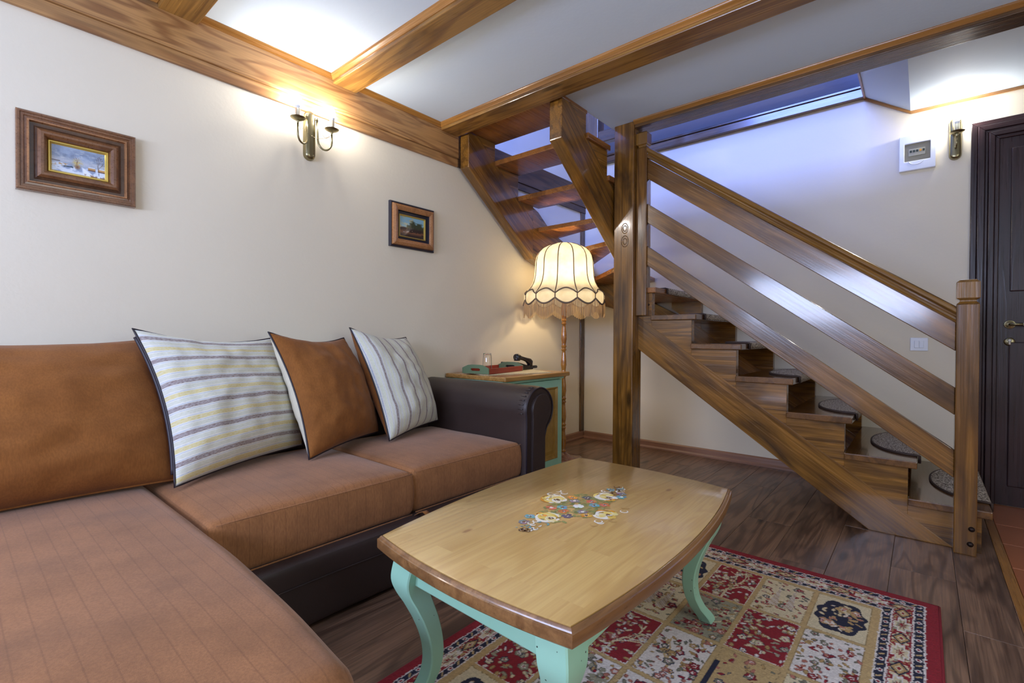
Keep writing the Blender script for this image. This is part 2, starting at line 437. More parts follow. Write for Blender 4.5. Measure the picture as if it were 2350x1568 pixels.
box('ledge', (XL, 4.068, 2.705), (-.325, YB, 2.722), M_DARK, t, 'x', .003)

# posts
t = thing('main_post', 'thick brown wooden post with round knots standing from floor to ceiling beside the lamp', 'post', (-1.576, 3.105, 0))
box('shaft', (-1.65, 3.035, 0), (-1.502, 3.168, ZC), M_STAIR, t, 'z', .006)
for dz, r in ((1.743, .030), (1.655, .033)):
    for q in (1, .55):
        link('knot', tube_mesh([(cos(a)*r*q*.75, 0, sin(a)*r*q*1.15) for a in [2*pi*i/20 for i in range(20)]], .0035, 6, True), M_STAIR, t, Matrix.Translation((-1.565, 3.035, dz)))
t = thing('landing_post', 'short dark upright post on the upper landing seen through the stair opening', 'post', (-1.914, 3.215, 2.44))
box('shaft', (-1.966, 3.172, 2.44), (-1.862, 3.265, 3.5), M_DARK, t, 'z', .004)
t = thing('landing_joist', 'short dark crosspiece between the main post and the landing post', 'beam', (-1.75, 3.2, 2.444))
box('timber', (-1.862, 3.176, 2.444), (-1.652, 3.235, 2.528), M_DARK, t, 'x', .004)

# ------------------------------------------------------------------ staircase
st = thing('staircase', 'open brown varnished wooden staircase turning at the corner, with sloping rails and newel posts', 'staircase', (-1.2, 3.6, 0))
YF = 3.12                       # front face of the lower string
TT = .036
nose = [.252, -.015, -.28, -.555, -.828, -1.10, -1.37]
ztop = [.205, .39, .58, .768, .96, 1.148, 1.335]
# lower front string
def zs(x): return .0-(x-.109)*.70+.013
prism('front_string', [(.125, .0), (-.205, 0), (-1.50, .915), (-1.63, 1.006), (-1.63, 1.231), (-1.50, 1.14)], YF, YF+.05, 'xz', M_STAIR, st, (1, 0, -.7), .004)
prism('wall_string', [(.125, .0), (-.205, 0), (-1.50, .915), (-1.9, 1.14), (-2.228, 1.268), (-2.567, 1.362), (-2.567, 1.64), (-2.2, 1.5), (-1.50, 1.14)], YB-.05, YB-.001, 'xz', M_STAIR, st, (1, 0, -.7), .004)
for k in range(7):
    xn = nose[k]; xr = xn-.035; zt = ztop[k]-TT; xl = (nose[k+1] if k < 6 else -1.62)-.035
    # triangular riser block sits on the sloping string
    zl = 0; zr = max(0.0, -.7015*xr+.0850)
    xt = (.0850-zt)/.7015
    pts = [(xr, zr), (xr, zt)]+([(xt, zt)] if xt >= xl else [(xl, zt), (xl, -.7015*xl+.0850)])
    if k == 0: pts = [(xr, 0), (xr, zt), (xl, zt), (xl, -.7015*xl+.0850), (.121, .0)]
    for ya, yb in ((YF, YF+.05), (YB-.05, YB-.001)):
        prism('string_block', pts, ya+.0005, yb-.0005, 'xz', M_STAIR, st, (1, 0, 0), .0012)
for k in range(6):
    xb = nose[k+1]-.035
    box('tread', (xb, YF-.02, ztop[k]-TT), (nose[k], YB-.002, ztop[k]), M_STEP, st, 'y', .005)
# winders around the inner post
xi = -2.40
def tread_poly(pts, z): return prism('tread', pts, z-TT, z, 'xy', M_TREAD, st, (0, 1, 0), .004)
tread_poly([(-1.37, 3.10), (-1.37, YB-.002), (-1.88, YB-.002), (-1.69, 3.25), (-1.60, 3.175), (-1.49, 3.17), (-1.49, 3.10)], 1.335)
tread_poly([(-1.66, 3.22), (-1.83, YB-.002), (-2.55, YB-.002), (-2.55, 4.08), (-1.71, 3.22)], 1.528)
tread_poly([(-1.66, 3.22), (-2.48, 4.11), (-2.55, 4.11), (-2.55, 3.505), (-1.71, 3.20)], 1.72)
tread_poly([(-1.66, 3.25), (-1.73, 3.306), (-2.55, 3.577), (-2.55, 3.223), (-1.648, 3.223)], 1.907)
tread_poly([(-1.643, 2.957), (-1.643, 3.03), (-1.655, 3.04), (-1.655, 3.249), (-2.472, 3.249), (-2.472, 2.957)], 2.106)
tread_poly([(-1.643, 2.683), (-1.643, 2.973), (-2.472, 2.973), (-2.472, 2.683)], 2.309)
tread_poly([(-1.669, 2.388), (-1.669, 2.712), (-2.472, 2.712), (-2.472, 2.388)], 2.476)
# upper strings (free underside, plumb-cut top end)
def upper(name, xa, xb, yend):
    s = .755
    zb = lambda y: 2.194-s*(y-2.409); zt = lambda y: 2.434-s*(y-2.503)
    prism(name, [(2.409, zb(2.409)), (yend, zb(yend)), (yend, zt(yend)), (2.503, 2.434), (2.409, 2.434)], xa, xb, 'yz', M_STAIR, st, (0, 1, -s), .005)
    for (ya, yb, zz) in ((2.503, 2.683, 2.438), (2.712, 2.957, 2.271), (2.983, 3.212, 2.068)):
        yb = min(yb, yend); yt = 2.503+(2.434-zz)/s
        if ya >= yend: continue
        prism('string_block', [(max(yt, ya-.03), zz), (yb, zt(yb)-.002), (yb, zz)], xa+.001, xb-.001, 'yz', M_STAIR, st, (0, 1, 0), .0012)
upper('outer_string', -2.536, -2.449, 3.15)
upper('inner_string', -1.752, -1.66, 3.233)
# outer string flattens under the winders along the left wall
prism('winder_string', [(3.145, 1.639), (4.12, 1.36), (4.12, 1.68), (3.421, 1.897), (3.145, 2.022)], -2.536, -2.45, 'yz', M_STAIR, st, (0, 1, -.28), .005)
prism('string_block', [(3.15, 2.01), (3.42, 1.895), (3.223, 2.035), (3.15, 2.06)], -2.534, -2.452, 'yz', M_STAIR, st, (0, 1, 0), .002)
# newel posts
def newel(cx, cy, w, d, zb, zt, bolts, x0=None):
    n = box('newel_post', (cx-w/2, cy-d/2, zb), (cx+w/2, cy+d/2, zt-.112), M_RAIL, st, 'z', .005)
    a, b = w/2, d/2
    # chamfered neck and block-shaped head
    def ring(k, z): return [(cx-a+k, cy-b+k, z), (cx+a-k, cy-b+k, z), (cx+a-k, cy+b-k, z), (cx-a+k, cy+b-k, z)]
    lv = [(.0, -.112), (.011, -.102), (.011, -.094), (-.001, -.086), (-.001, -.012), (.012, 0)]
    Vv = []; 
    for kk, dz in lv: Vv += ring(kk, zt+dz)
    Ff = [(0, 3, 2, 1), tuple(range(len(Vv)-4, len(Vv)))]
    for i in range(len(lv)-1):
        for j in range(4): Ff.append((i*4+j, i*4+(j+1) % 4, i*4+4+(j+1) % 4, i*4+4+j))
    M = frame((0, 0, 1), (0, 1, 0)); M.translation = (cx, cy, zt-.05); Mi = M.inverted()
    link('newel_head', mesh_from('newel_head', [Mi @ Vector(v) for v in Vv], Ff), M_CAP, st, M, .0015)
    for dx, z in bolts:
        lathe('bolt', [(.001, .012), (.006, .011), (.0105, .007), (.012, 0), (.012, -.004)], (cx+dx, cy-d/2, z), M_IRON, st, 14, Matrix.Rotation(rad(90), 4, 'X'))
newel(.157, 3.09, .08, .08, .0, 1.272, ((.022, .125), (.018, .055)))
newel(-1.4635, 3.106, .076, .070, 1.144, 2.392, ())
lathe('bolt', [(.001, .006), (.005, .005), (.007, 0), (.007, -.003)], (-1.425, 3.115, 1.22), M_IRON, st, 12, Matrix.Rotation(rad(90), 4, 'Y'))
# sloping boards and moulded handrail
def board(name, zl, zr, mat, t=.03, xl=-1.4255, xr=.117, yl=3.10, yr=3.085):
    A = Vector((xl, yl, (zl[0]+zl[1])/2)); Bv = Vector((xr, yr, (zr[0]+zr[1])/2))
    h = ((zl[0]-zl[1])+(zr[0]-zr[1]))/2*cos(math.atan(abs((A.z-Bv.z)/(A.x-Bv.x))))
    M = frame(Bv-A, (0, 0, 1)); M.translation = (A+Bv)/2
    L = (Bv-A).length/2; sl = (A.z-Bv.z)/(Bv.x-A.x); dx = -h/2*sl
    v = []
    for y in (-t/2, t/2):
        v += [(-L-dx, y, -h/2), (L-dx, y, -h/2), (L+dx, y, h/2), (-L+dx, y, h/2)]
    f = [(0, 1, 2, 3), (4, 7, 6, 5), (0, 4, 5, 1), (1, 5, 6, 2), (2, 6, 7, 3), (3, 7, 4, 0)]
    return link(name, mesh_from(name, v, f), mat, st, M, .003)
board('rail_board', (2.203, 2.064), (1.073, .943), M_RAIL)
board('rail_board', (1.899, 1.7715), (.770, .640), M_RAIL)
board('rail_board', (1.613, 1.487), (.479, .343), M_RAIL)
def handrail(a, b, mat):
    a = Vector(a); b = Vector(b); M = frame(b-a); M.translation = (a+b)/2; L = (b-a).length/2
    sl = (a.z-b.z)/(b.x-a.x)
    half = [(.0, .034), (.014, .033), (.024, .028), (.030, .019), (.031, .010), (.026, .004), (.019, .001), (.017, -.006), (.022, -.010), (.024, -.018), (.020, -.026), (.014, -.029)]
    prof = half+[(-p[0], p[1]) for p in half[::-1][:-1]]
    n = len(prof); Vv = [(-L-p[1]*sl, p[0], p[1]) for p in prof]+[(L-p[1]*sl, p[0], p[1]) for p in prof]
    Ff = [tuple(range(n)), tuple(range(2*n-1, n-1, -1))]+[(i, (i+1) % n, (i+1) % n+n, i+n) for i in range(n)]
    link('handrail', smooth_by_angle(mesh_from('handrail', Vv, Ff), 28), mat, st, M)
handrail((-1.4255, 3.10, 2.240), (.117, 3.085, 1.109), M_CAP)

# half-round mats with bound edge, folded over each nosing
M_MATT = NT('speckled_brown_carpet')
_n1 = M_MATT.noise(M_MATT.coord((1, 1, 1)), 170, 2, .6); 
_c = M_MATT.mix(M_MATT.rng(_n1, .45, .57), sr(88, 74, 62), sr(214, 200, 180))
M_MATT.set(Base_Color=_c, Roughness=1, Specular_IOR_Level=.1); M_MATT.bump(_n1, .8, .004); M_MATT = M_MATT.m
M_BIND = plain('dark_brown_binding', sr(62, 44, 34), .7)
order = ['lowest', 'second lowest', 'third lowest', 'fourth', 'fifth', 'sixth', 'seventh']
for k in range(7):
    xn, zt = nose[k]+.004, ztop[k]+.001
    cy = 3.62; ry, rx = .37 if k < 6 else .34, .205
    t = thing('stair_mat', f'half-round speckled brown mat on the {order[k]} step from the floor', 'mat', (xn, cy, zt), 'mats on the stair treads')
    n = 28; th = .009; path = []
    pts = [(xn-.012-rx*abs(sin(pi*i/n))**.9, cy-ry*cos(pi*i/n)) for i in range(n+1)]
    V = []; F = []
    rows = [(0, 1)]  # top sheet: from arc to the nose, then down
    for x, y in pts:
        for u in (0, .35, .7, 1): V.append((x+(xn-.012-x)*u, y, zt+th))
        V += [(xn-.003, y, zt+th-.001), (xn+.004, y, zt+th-.008), (xn+.006, y, zt-.014), (xn+.005, y, zt-.034)]
        V += [(xn-.0005, y, zt-.034), (x, y, zt)]
    m = 10
    for i in range(n):
        for j in range(8): F.append((i*m+j, i*m+j+1, (i+1)*m+j+1, (i+1)*m+j))
    if k == 6: pass
    o = Vector((xn, cy, zt)); Mo = Matrix.Translation(o)
    link('pile', mesh_from('pile', [Vector(v)-o for v in V], F, True), M_MATT, t, Mo)
    edge = [(x, y, zt+th*.5) for x, y in pts]
    edge = [(xn+.004, pts[0][1], zt-.034), (xn+.004, pts[0][1], zt+.002)]+edge+[(xn+.004, pts[-1][1], zt+.002), (xn+.004, pts[-1][1], zt-.034)]
    link('binding', tube_mesh([Vector(e)-o for e in edge], .0065, 6), M_BIND, t, Mo)

# ------------------------------------------------------------------ door, switch, fuse box
d = thing('door_1', None, None, (.8, YB, 0)); d['kind'] = 'structure'
x0, x1d, zt = .214, 1.30, 2.322
lev = [(0, .03, .018), (.03, .062, .030), (.062, .078, .022), (.078, .105, .036), (.105, .125, .026)]
for a, b, dep in lev:       # stepped architrave: each step a mitred ring, here three mitred bars
    M_ = M_DOOR
    prism('architrave_step', [(x0+a, 0), (x0+b, 0), (x0+b, zt-b), (x0+a, zt-a)], YB-dep, YB, 'xz', M_, d, (0, 0, 1), .004)
    prism('architrave_step', [(x0+a, zt-a), (x0+b, zt-b), (x1d-b, zt-b), (x1d-a, zt-a)], YB-dep, YB, 'xz', M_, d, (1, 0, 0), .004)
    prism('architrave_step', [(x1d-a, 0), (x1d-b, 0), (x1d-b, zt-b), (x1d-a, zt-a)], YB-dep, YB, 'xz', M_, d, (0, 0, 1), .004)
leaf = box('door_leaf', (x0+.125, YB-.016, .004), (x1d-.125, YB, zt-.125), M_DOOR, d, 'z', .002)
box('door_panel', (x0+.175, YB-.026, 1.28), (x1d-.23, YB-.014, 2.13), M_DOOR, d, 'z', .008)
box('door_panel', (x0+.175, YB-.026, .12), (x1d-.23, YB-.014, .98), M_DOOR, d, 'z', .008)
RX = Matrix.Rotation(rad(90), 4, 'X')
hx, hz = .392, 1.084
lathe('handle_rose', [(.001, .012), (.012, .012), (.018, .008), (.024, .007), (.026, 0)], (hx, YB-.016, hz), M_BRASS, d, 28, RX)
hd = link('door_handle', tube_mesh([(0, -.01, 0), (0, -.045, 0), (.006, -.055, 0), (.02, -.058, 0), (.05, -.058, 0)], .008, 12), M_BRASS, d, Matrix.Translation((hx, YB-.016, hz)))
link('handle_grip', tube_mesh([(.05, -.058, 0), (.07, -.058, 0), (.10, -.058, -.002), (.12, -.057, -.004)], [.009, .0105, .010, .007], 14), M_CREAM, d, Matrix.Translation((hx, YB-.016, hz)))
lathe('keyhole_rose', [(.001, .008), (.018, .008), (.023, .005), (.025, 0)], (hx, YB-.016, .982), M_BRASS, d, 28, RX)
box('lock_cylinder', (hx-.006, YB-.032, .962), (hx+.006, YB-.022, .985), M_CHROME, d, 'z', .004)
lathe('lock_barrel', [(.001, .010), (.007, .010), (.009, .008), (.009, 0)], (hx, YB-.022, .99), M_CHROME, d, 18, RX)

s = thing('light_switch', 'white double light switch on the back wall behind the rails', 'switch', (-.02, YB, .96))
box('plate', (-.064, YB-.007, .918), (.026, YB, 1.003), M_WHITE, s, 'x', .003)
box('rocker', (-.043, YB-.012, .937), (-.020, YB-.005, .984), M_WHITE, s, 'x', .002)
box('rocker', (-.018, YB-.011, .937), (.005, YB-.005, .984), M_WHITE, s, 'x', .002)

s = thing('fuse_box', 'white fuse box with a smoky window on the back wall beside the single wall lamp', 'fuse box', (-.04, YB, 2.21))
fx0, fx1, fz0, fz1 = -.132, .050, 2.095, 2.325
def ring_frame(name, o, i, y0, y1, mat, par, bev=.004):
    (a, b, c, e), (p, q, r_, w) = o, i
    V = []
    for y in (y0, y1):
        V += [(a, y, c), (b, y, c), (b, y, e), (a, y, e), (p, y, r_), (q, y, r_), (q, y, w), (p, y, w)]
    F = []
    for j in range(4):
        k2 = (j+1) % 4
        F += [(j, k2, 4+k2, 4+j), (8+j, 8+4+j, 8+4+k2, 8+k2), (j, 8+j, 8+k2, k2), (4+j, 4+k2, 12+k2, 12+j)]
    return link(name, mesh_from(name, V, F), mat, par, None, bev)
ring_frame('cover', (fx0, fx1, fz0, fz1), (-.105, .024, 2.155, 2.268), YB-.028, YB, M_WHITE, s)
box('backing', (-.108, YB-.010, 2.152), (.027, YB-.002, 2.27), plain('grey_beige_backing', sr(160, 155, 140), .6), s, 'x', 0)
mb = plain('breaker_dark', sr(40, 55, 50), .5); mo = plain('breaker_orange', sr(225, 160, 50), .5)
box('breaker_row', (-.085, YB-.018, 2.19), (-.0, YB-.008, 2.235), plain('breaker_grey', sr(190, 188, 176), .5), s, 'x', .002)
for i in range(5):
    x = -.078+i*.016
    box('breaker', (x, YB-.022, 2.212), (x+.010, YB-.012, 2.226), mo if i == 3 else mb, s, 'x', .001)
g = NT('smoky_window'); g.set(Base_Color=(.75, .72, .62, 1), Roughness=.05, Transmission_Weight=1.0, IOR=1.3, Alpha=.5)
box('window_flap', (-.104, YB-.024, 2.156), (.023, YB-.0215, 2.267), g.m, s, 'x', .001)
link('finger_pull', tube_mesh([(-.058+.036*cos(a), 0, .022*sin(a)) for a in [pi+pi*i/12 for i in range(13)]], .003, 6), M_WHITE, s, Matrix.Translation((.012, YB-.028, 2.152)))

# ------------------------------------------------------------------ wall lamps
bulb_prof = [(.003, 0), (.009, .002), (.0155, .012), (.0175, .022), (.016, .034), (.011, .048), (.005, .058), (.001, .064)]
def capsule_plate(par, w, h, dep, Mx):
    n = 14; V = []; F = []; out = []
    for i in range(n+1): out.append((w/2*cos(pi*i/n), h/2-w/2+w/2*sin(pi*i/n)))
    for i in range(n+1): out.append((w/2*cos(pi+pi*i/n), -(h/2-w/2)+w/2*sin(pi+pi*i/n)))
    m = len(out); lv = [(1, 0), (1, .35), (.93, .62), (.78, .85), (.5, .97), (.2, 1)]
    for sc, dd in lv:
        for (x, z) in out:
            zz = math.copysign(max(0, abs(z)-(h/2-w/2)), z); z0 = z-zz
            V.append((x*sc, -dep*dd, z0+zz*sc))
    for i in range(len(lv)-1):
        for j in range(m): F.append((i*m+j, i*m+(j+1) % m, (i+1)*m+(j+1) % m, (i+1)*m+j))
    F.append(tuple((len(lv)-1)*m+j for j in range(m))); F.append(tuple(range(m)))
    link('backplate', smooth_by_angle(mesh_from('backplate', V, F), 50), M_BRASS, par, Mx)
def candle(par, Mx, p):
    x, y, z = p
    T = Mx @ Matrix.Translation(p)
    link('drip_cup', lathe_mesh([(.005, -.024), (.007, -.012), (.020, -.008), (.035, 0), (.038, .005), (.034, .004), (.014, -.002), (.001, -.002)], 28), M_BRASS, par, T)
    c = link('candle_tube', lathe_mesh([(.0135, .0), (.0135, .05), (.0125, .051), (.001, .051)], 20), plain('candle_sleeve', sr(170, 165, 150), .35, .6), par, T)
    link('bulb_collar', lathe_mesh([(.012, .05), (.013, .058), (.015, .066), (.001, .066)], 20), M_WHITE, par, T)
    link('candle_bulb', lathe_mesh([(r, h+.066) for r, h in bulb_prof], 20), M_BULB, par, T)
# two-armed lamp on the left wall
Ml = Matrix.Translation((XL, 1.303, 2.085)) @ Matrix.Rotation(rad(90), 4, 'Z')   # local -Y -> +X world, local X -> +Y world
t = thing('wall_lamp', 'brass wall lamp with two lit candle bulbs on the left wall under the beam', 'wall lamp', (XL, 1.303, 2.085), 'brass wall lamps')
capsule_plate(t, .062, .264, .034, Ml)
for sgn in (-1, 1):
    cup = (sgn*.095, -.075, .045)
    path = [(sgn*.03, -.036, .085), (sgn*.03, -.040, .03), (sgn*.030, -.045, -.02)]
    for i in range(1, 11):
        a = pi+pi*i/10
        path.append((sgn*(.0625+.0325*cos(a)), -.045-.030*i/10, -.025+.045*sin(a)))
    path.append((cup[0], cup[1], .02))
    arm = link('lamp_arm', tube_mesh(path, .0052, 10), M_BRASS, t, Ml)
    link('arm_knob', lathe_mesh([(.001, .014), (.006, .012), (.008, .006), (.006, 0), (.009, -.003), (.006, -.006), (.006, -.028), (.004, -.030)], 16), M_BRASS, t, Ml @ Matrix.Translation((sgn*.03, -.036, .09)))
    w = []
    for i in range(13):
        u = i/12; w.append((sgn*(.03+.063*u), -.045-.03*u, .07*(1-u)**2*1.0-.030*sin(pi*u)+.022*u))
    link('curled_wire', tube_mesh(w, .0011, 5), M_BRASS, t, Ml)
    candle(t, Ml, cup)
w = [( -.093+.186*i/16, -.074-.01*sin(pi*i/16), .015-.045*sin(pi*i/16)) for i in range(17)]
link('curled_wire', tube_mesh(w, .0011, 5), M_BRASS, t, Ml)
# single lamp by the door
Mb = Matrix.Translation((.142, YB, 2.25))
t = thing('wall_lamp', 'brass wall lamp with a single lit candle bulb beside the dark door', 'wall lamp', (.142, YB, 2.25), 'brass wall lamps')
capsule_plate(t, .060, .262, .032, Mb)
cup = (.005, -.066, .022)
link('lamp_arm', tube_mesh([(0, -.034, .03), (0, -.034, -.04), (0, -.036, -.058), (.001, -.046, -.068), (.003, -.058, -.060), (.004, -.066, -.04), (.005, -.066, 0)], .0045, 10), M_BRASS, t, Mb)
candle(t, Mb, cup)

# ------------------------------------------------------------------ pictures
def picture(label, y0, y1, z0, z1, steps, img, iw, ih, gap, tilt=0):
    """frame ring profile: steps = [(inset, proud, material)...]"""
    c = ((XL, (y0+y1)/2, (z0+z1)/2)); t = thing('framed_picture', label, 'picture', c, 'framed oil paintings')
    R = Matrix.Translation(c) @ Matrix.Rotation(tilt, 4, 'X')
    hw, hh = (y1-y0)/2, (z1-z0)/2
    for (nm, prof, mat) in steps:
        V = []; F = []
        for ins, pr_ in prof:
            V += [(pr_, -hw+ins, -hh+ins), (pr_, hw-ins, -hh+ins), (pr_, hw-ins, hh-ins), (pr_, -hw+ins, hh-ins)]
        for i in range(len(prof)-1):
            for j in range(4): F.append((i*4+j, i*4+(j+1) % 4, i*4+4+(j+1) % 4, i*4+4+j))
        # split the mitres so grain follows each bar
        link(nm, mesh_from(nm, V, F), mat, t, R)
    ins = gap; w2, h2 = hw-ins, hh-ins
    V = []; F = []; n, m = iw, ih
    for j in range(m+1):
        for i in range(n+1): V.append((.006, -w2+2*w2*i/n, -h2+2*h2*j/m))
    for j in range(m):
        for i in range(n): F.append((j*(n+1)+i, j*(n+1)+i+1, (j+1)*(n+1)+i+1, (j+1)*(n+1)+i))
    me = bpy.data.meshes.new('canvas'); me.from_pydata(V, [], F)
    u, v = np.meshgrid(np.linspace(0, 1, n+1), np.linspace(0, 1, m+1))
    set_cols(me, img(u, v).reshape(-1, 3))
    link('canvas', me, M_PAINT, t, R)
    return t, R
def set_cols(me, rgb255):
    a = np.clip(rgb255/255., 0, 1); lin = np.where(a <= .04045, a/12.92, ((a+.055)/1.055)**2.4)
    ca = me.color_attributes.new('Col', 'FLOAT_COLOR', 'POINT')
    out = np.ones((len(lin), 4), np.float32); out[:, :3] = lin
    ca.data.foreach_set('color', out.ravel())
M_PAINT = vcol('oil_paint', .45, .3, .2)
def vnoise(u, v, sc, seed, oct=4):
    r = np.random.RandomState(seed); out = np.zeros_like(u); amp = 1; tot = 0
    for o in range(oct):
        g = r.rand(64, 64); x = u*sc; y = v*sc; xi = np.floor(x).astype(int); yi = np.floor(y).astype(int)
        fx = x-xi; fy = y-yi; fx = fx*fx*(3-2*fx); fy = fy*fy*(3-2*fy)
        g00 = g[yi % 64, xi % 64]; g10 = g[yi % 64, (xi+1) % 64]; g01 = g[(yi+1) % 64, xi % 64]; g11 = g[(yi+1) % 64, (xi+1) % 64]
        out += amp*((g00*(1-fx)+g10*fx)*(1-fy)+(g01*(1-fx)+g11*fx)*fy); tot += amp; amp *= .5; sc *= 2.03
    return out/tot
def segd(u, v, a, b):
    ax, ay = a; bx, by = b; dx, dy = bx-ax, by-ay; L = dx*dx+dy*dy+1e-9
    t = np.clip(((u-ax)*dx+(v-ay)*dy)/L, 0, 1); return np.hypot(u-ax-t*dx, v-ay-t*dy)
def blend(img, mask, col):
    mask = np.clip(mask, 0, 1)[..., None]; return img*(1-mask)+np.array(col, float)*mask
def tree(img, u, v, x, y, h, col, seed, asp, spread=.5, depth=5, w0=.008):
    r = random.Random(seed)
    def br(x, y, a, l, w, d):
        nonlocal img
        x2 = x+cos(a)*l/asp; y2 = y+sin(a)*l
        dd = segd(u*asp, v, (x*asp, y), (x2*asp, y2)); img = blend(img, (w*1.3-dd)/(w*.6), col)
        if d:
            for _ in range(2 if d < depth else 3): br(x2, y2, a+r.uniform(-spread, spread), l*r.uniform(.6, .85), w*.72, d-1)
    br(x, y, pi/2+.1, h*.3, w0, depth)
    return img
def winter(u, v):
    n = vnoise(u*1.6, v, 5, 1); n2 = vnoise(u*1.2, v*2, 9, 2)
    img = np.ones(u.shape+(3,))*np.array([150, 165, 190.])
    img = blend(img, (n-.42)*3, (122, 136, 160)); img = blend(img, (n2-.55)*2.5*(v > .35), (196, 200, 206))
    img = blend(img, np.clip(1-abs(v-.45)*5, 0, 1)*.6, (208, 206, 208))
    hor = .33+.03*np.sin(u*9); img = blend(img, (hor-v)*30, (214, 222, 236))
    img = blend(img, (n-.5)*6*(v < hor), (140, 155, 185))
    img = blend(img, (.02-abs(v-.40+.0*u))*60*(u < .16), (70, 48, 50))
    img = blend(img, (.045-abs(v-.22+.03*np.sin(u*14)))*40*(u < .4)*(n2 > .45), (60, 80, 100))
    img = blend(img, (vnoise(u*3, v*3, 9, 5)-.55)*7*(v < .34)*(v > .22)*(u < .3), (190, 150, 90))
    road = np.abs(u-(.55+.5*(.33-v)))-.13*(.36-v)*3; img = blend(img, (-road)*25*(v < .33), (236, 240, 248))
    d = np.hypot((u-.47)*1.9, (v-.42)*1.05); img = blend(img, (.24-d)*5*(vnoise(u*4, v*4, 9, 3) > .42), (196, 172, 98))
    img = blend(img, (.12-np.hypot((u-.47)*1.7, v-.28))*9, (120, 78, 50))
    img = tree(img, u, v, .47, .22, .55, (118, 84, 58), 4, 1.9, .65, 4, .006)
    for hx_, w in ((.74, .07), (.93, .07)):
        img = blend(img, (.06-abs(v-.30))*40*(abs(u-hx_) < w), (196, 150, 90)); img = blend(img, (.03-abs(v-.25))*50*(abs(u-hx_) < w), (96, 60, 52))
        img = blend(img, (.025-abs(v-.36))*50*(abs(u-hx_) < w*.9), (230, 236, 246))
    img = blend(img, (.10-v)*12*(u > .6)*(n > .4), (120, 90, 80))
    return tree(img, u, v, .88, .10, .75, (92, 74, 70), 9, 1.9, .55, 5, .009)
def autumn(u, v):
    n = vnoise(u, v, 6, 11); img = np.ones(u.shape+(3,))*np.array([140, 184, 205.])
    img = blend(img, (n-.45)*5*(u < .55), (196, 184, 140)); img = blend(img, (.5-v)*3*(u < .45), (206, 186, 132))
    img = blend(img, (.44-v+.05*np.sin(u*8))*20, (66, 44, 38))
    n2 = vnoise(u*2, v*2, 8, 12)
    for cx, cy, r_ in ((.55, .62, .20), (.42, .52, .14), (.82, .62, .16), (.66, .48, .2), (.9, .46, .2)):
        img = blend(img, (r_-np.hypot(u-cx, (v-cy)*.9))*12+(n2-.5)*2, (58, 66, 46))
    img = blend(img, (.5-v)*9*(u > .35), (52, 36, 34))
    img = blend(img, (.14-abs(v-.22))*8*(n > .5), (126, 82, 54)); img = blend(img, (.05-np.hypot(u-.18, (v-.22)*1.6))*30, (150, 150, 160))
    img = blend(img, (.02-np.hypot(u-.52, v-.32))*60, (236, 214, 160)); return blend(img, (.02-np.hypot(u-.30, v-.38))*60, (225, 190, 150))
M_FR = wood('walnut_frame', sr(128, 84, 50), sr(108, 68, 40), sr(72, 44, 28), .32, .5, 10, .3, 0)
M_FRL = wood('light_walnut_frame', sr(176, 122, 76), sr(150, 100, 60), sr(110, 72, 44), .32, .5, 10, .3, 0)
M_FRD = wood('dark_walnut_frame', sr(96, 66, 44), sr(78, 52, 34), sr(50, 32, 24), .35, .4, 10, .3, 0)
picture('larger wooden framed winter landscape painting with bare trees above the sofa', .181, .536, 1.537, 1.832,
    [('outer_frame', [(0, 0), (0, .026), (.004, .032), (.010, .032), (.012, .029), (.020, .029), (.022, .026), (.029, .027)], M_FR),
     ('frame_bead', [(.029, .027), (.031, .032), (.035, .032), (.037, .016)], M_FRL),
     ('frame_cove', [(.037, .016), (.048, .016), (.056, .022), (.057, .026)], M_FRD),
     ('inner_frame', [(.057, .026), (.066, .034), (.074, .034), (.082, .026), (.087, .012)], M_FR),
     ('gilt_slip', [(.087, .012), (.089, .015), (.092, .015), (.096, .008), (.098, .006)], M_GOLD)], winter, 150, 84, .097)
t, R = picture('small framed dark landscape painting between the wall lamp and the staircase', 1.822, 2.178, 1.566, 1.852,
    [('outer_frame', [(0, 0), (0, .018), (.006, .022), (.012, .018)], plain('black_frame_edge', sr(44, 42, 52), .4)),
     ('middle_frame', [(.012, .018), (.016, .034), (.030, .040), (.042, .036), (.052, .030)], M_FRL),
     ('frame_cove', [(.052, .030), (.053, .014), (.070, .012)], plain('black_frame_cove', sr(36, 34, 44), .35)),
     ('gilt_slip', [(.070, .012), (.072, .016), (.078, .014), (.080, .006)], M_GOLD)], autumn, 110, 80, .079, rad(0))
v, f = box_vf((.014, -.03, -.139), (.017, .035, -.126)); link('name_plate', mesh_from('name_plate', v, f), M_GOLD, t, R)

# ------------------------------------------------------------------ sofa
sf = thing('corner_sofa', 'brown cloth corner sofa with dark leather base, rolled arm and long chaise in front', 'sofa', (-2.0, .8, 0))
softbox('base', (-2.53, .40, .012), (-1.575, 2.10, .245), .015, 0, M_LEATHER, sf, 10)
link('base_piping', tube_mesh([(-1.572, y, .165+.002*sin(y*9)) for y in [.5+1.6*i/20 for i in range(21)]], .0025, 6), M_LEATHER, sf)
softbox('chaise_base', (-2.53, -.62, .012), (-.80, .44, .245), .03, 0, M_LEATHER, sf, 10)
softbox('sofa_back', (-2.545, -.62, .2), (-2.42, 2.06, .60), .04, 0, M_LEATHER, sf, 12)
softbox('seat_cushion', (-2.40, .515, .238), (-1.64, 1.294, .425), .026, .022, M_SEAT, sf, 30, .008)
softbox('seat_cushion', (-2.40, 1.298, .238), (-1.655, 2.035, .425), .026, .022, M_SEAT, sf, 30, .008)
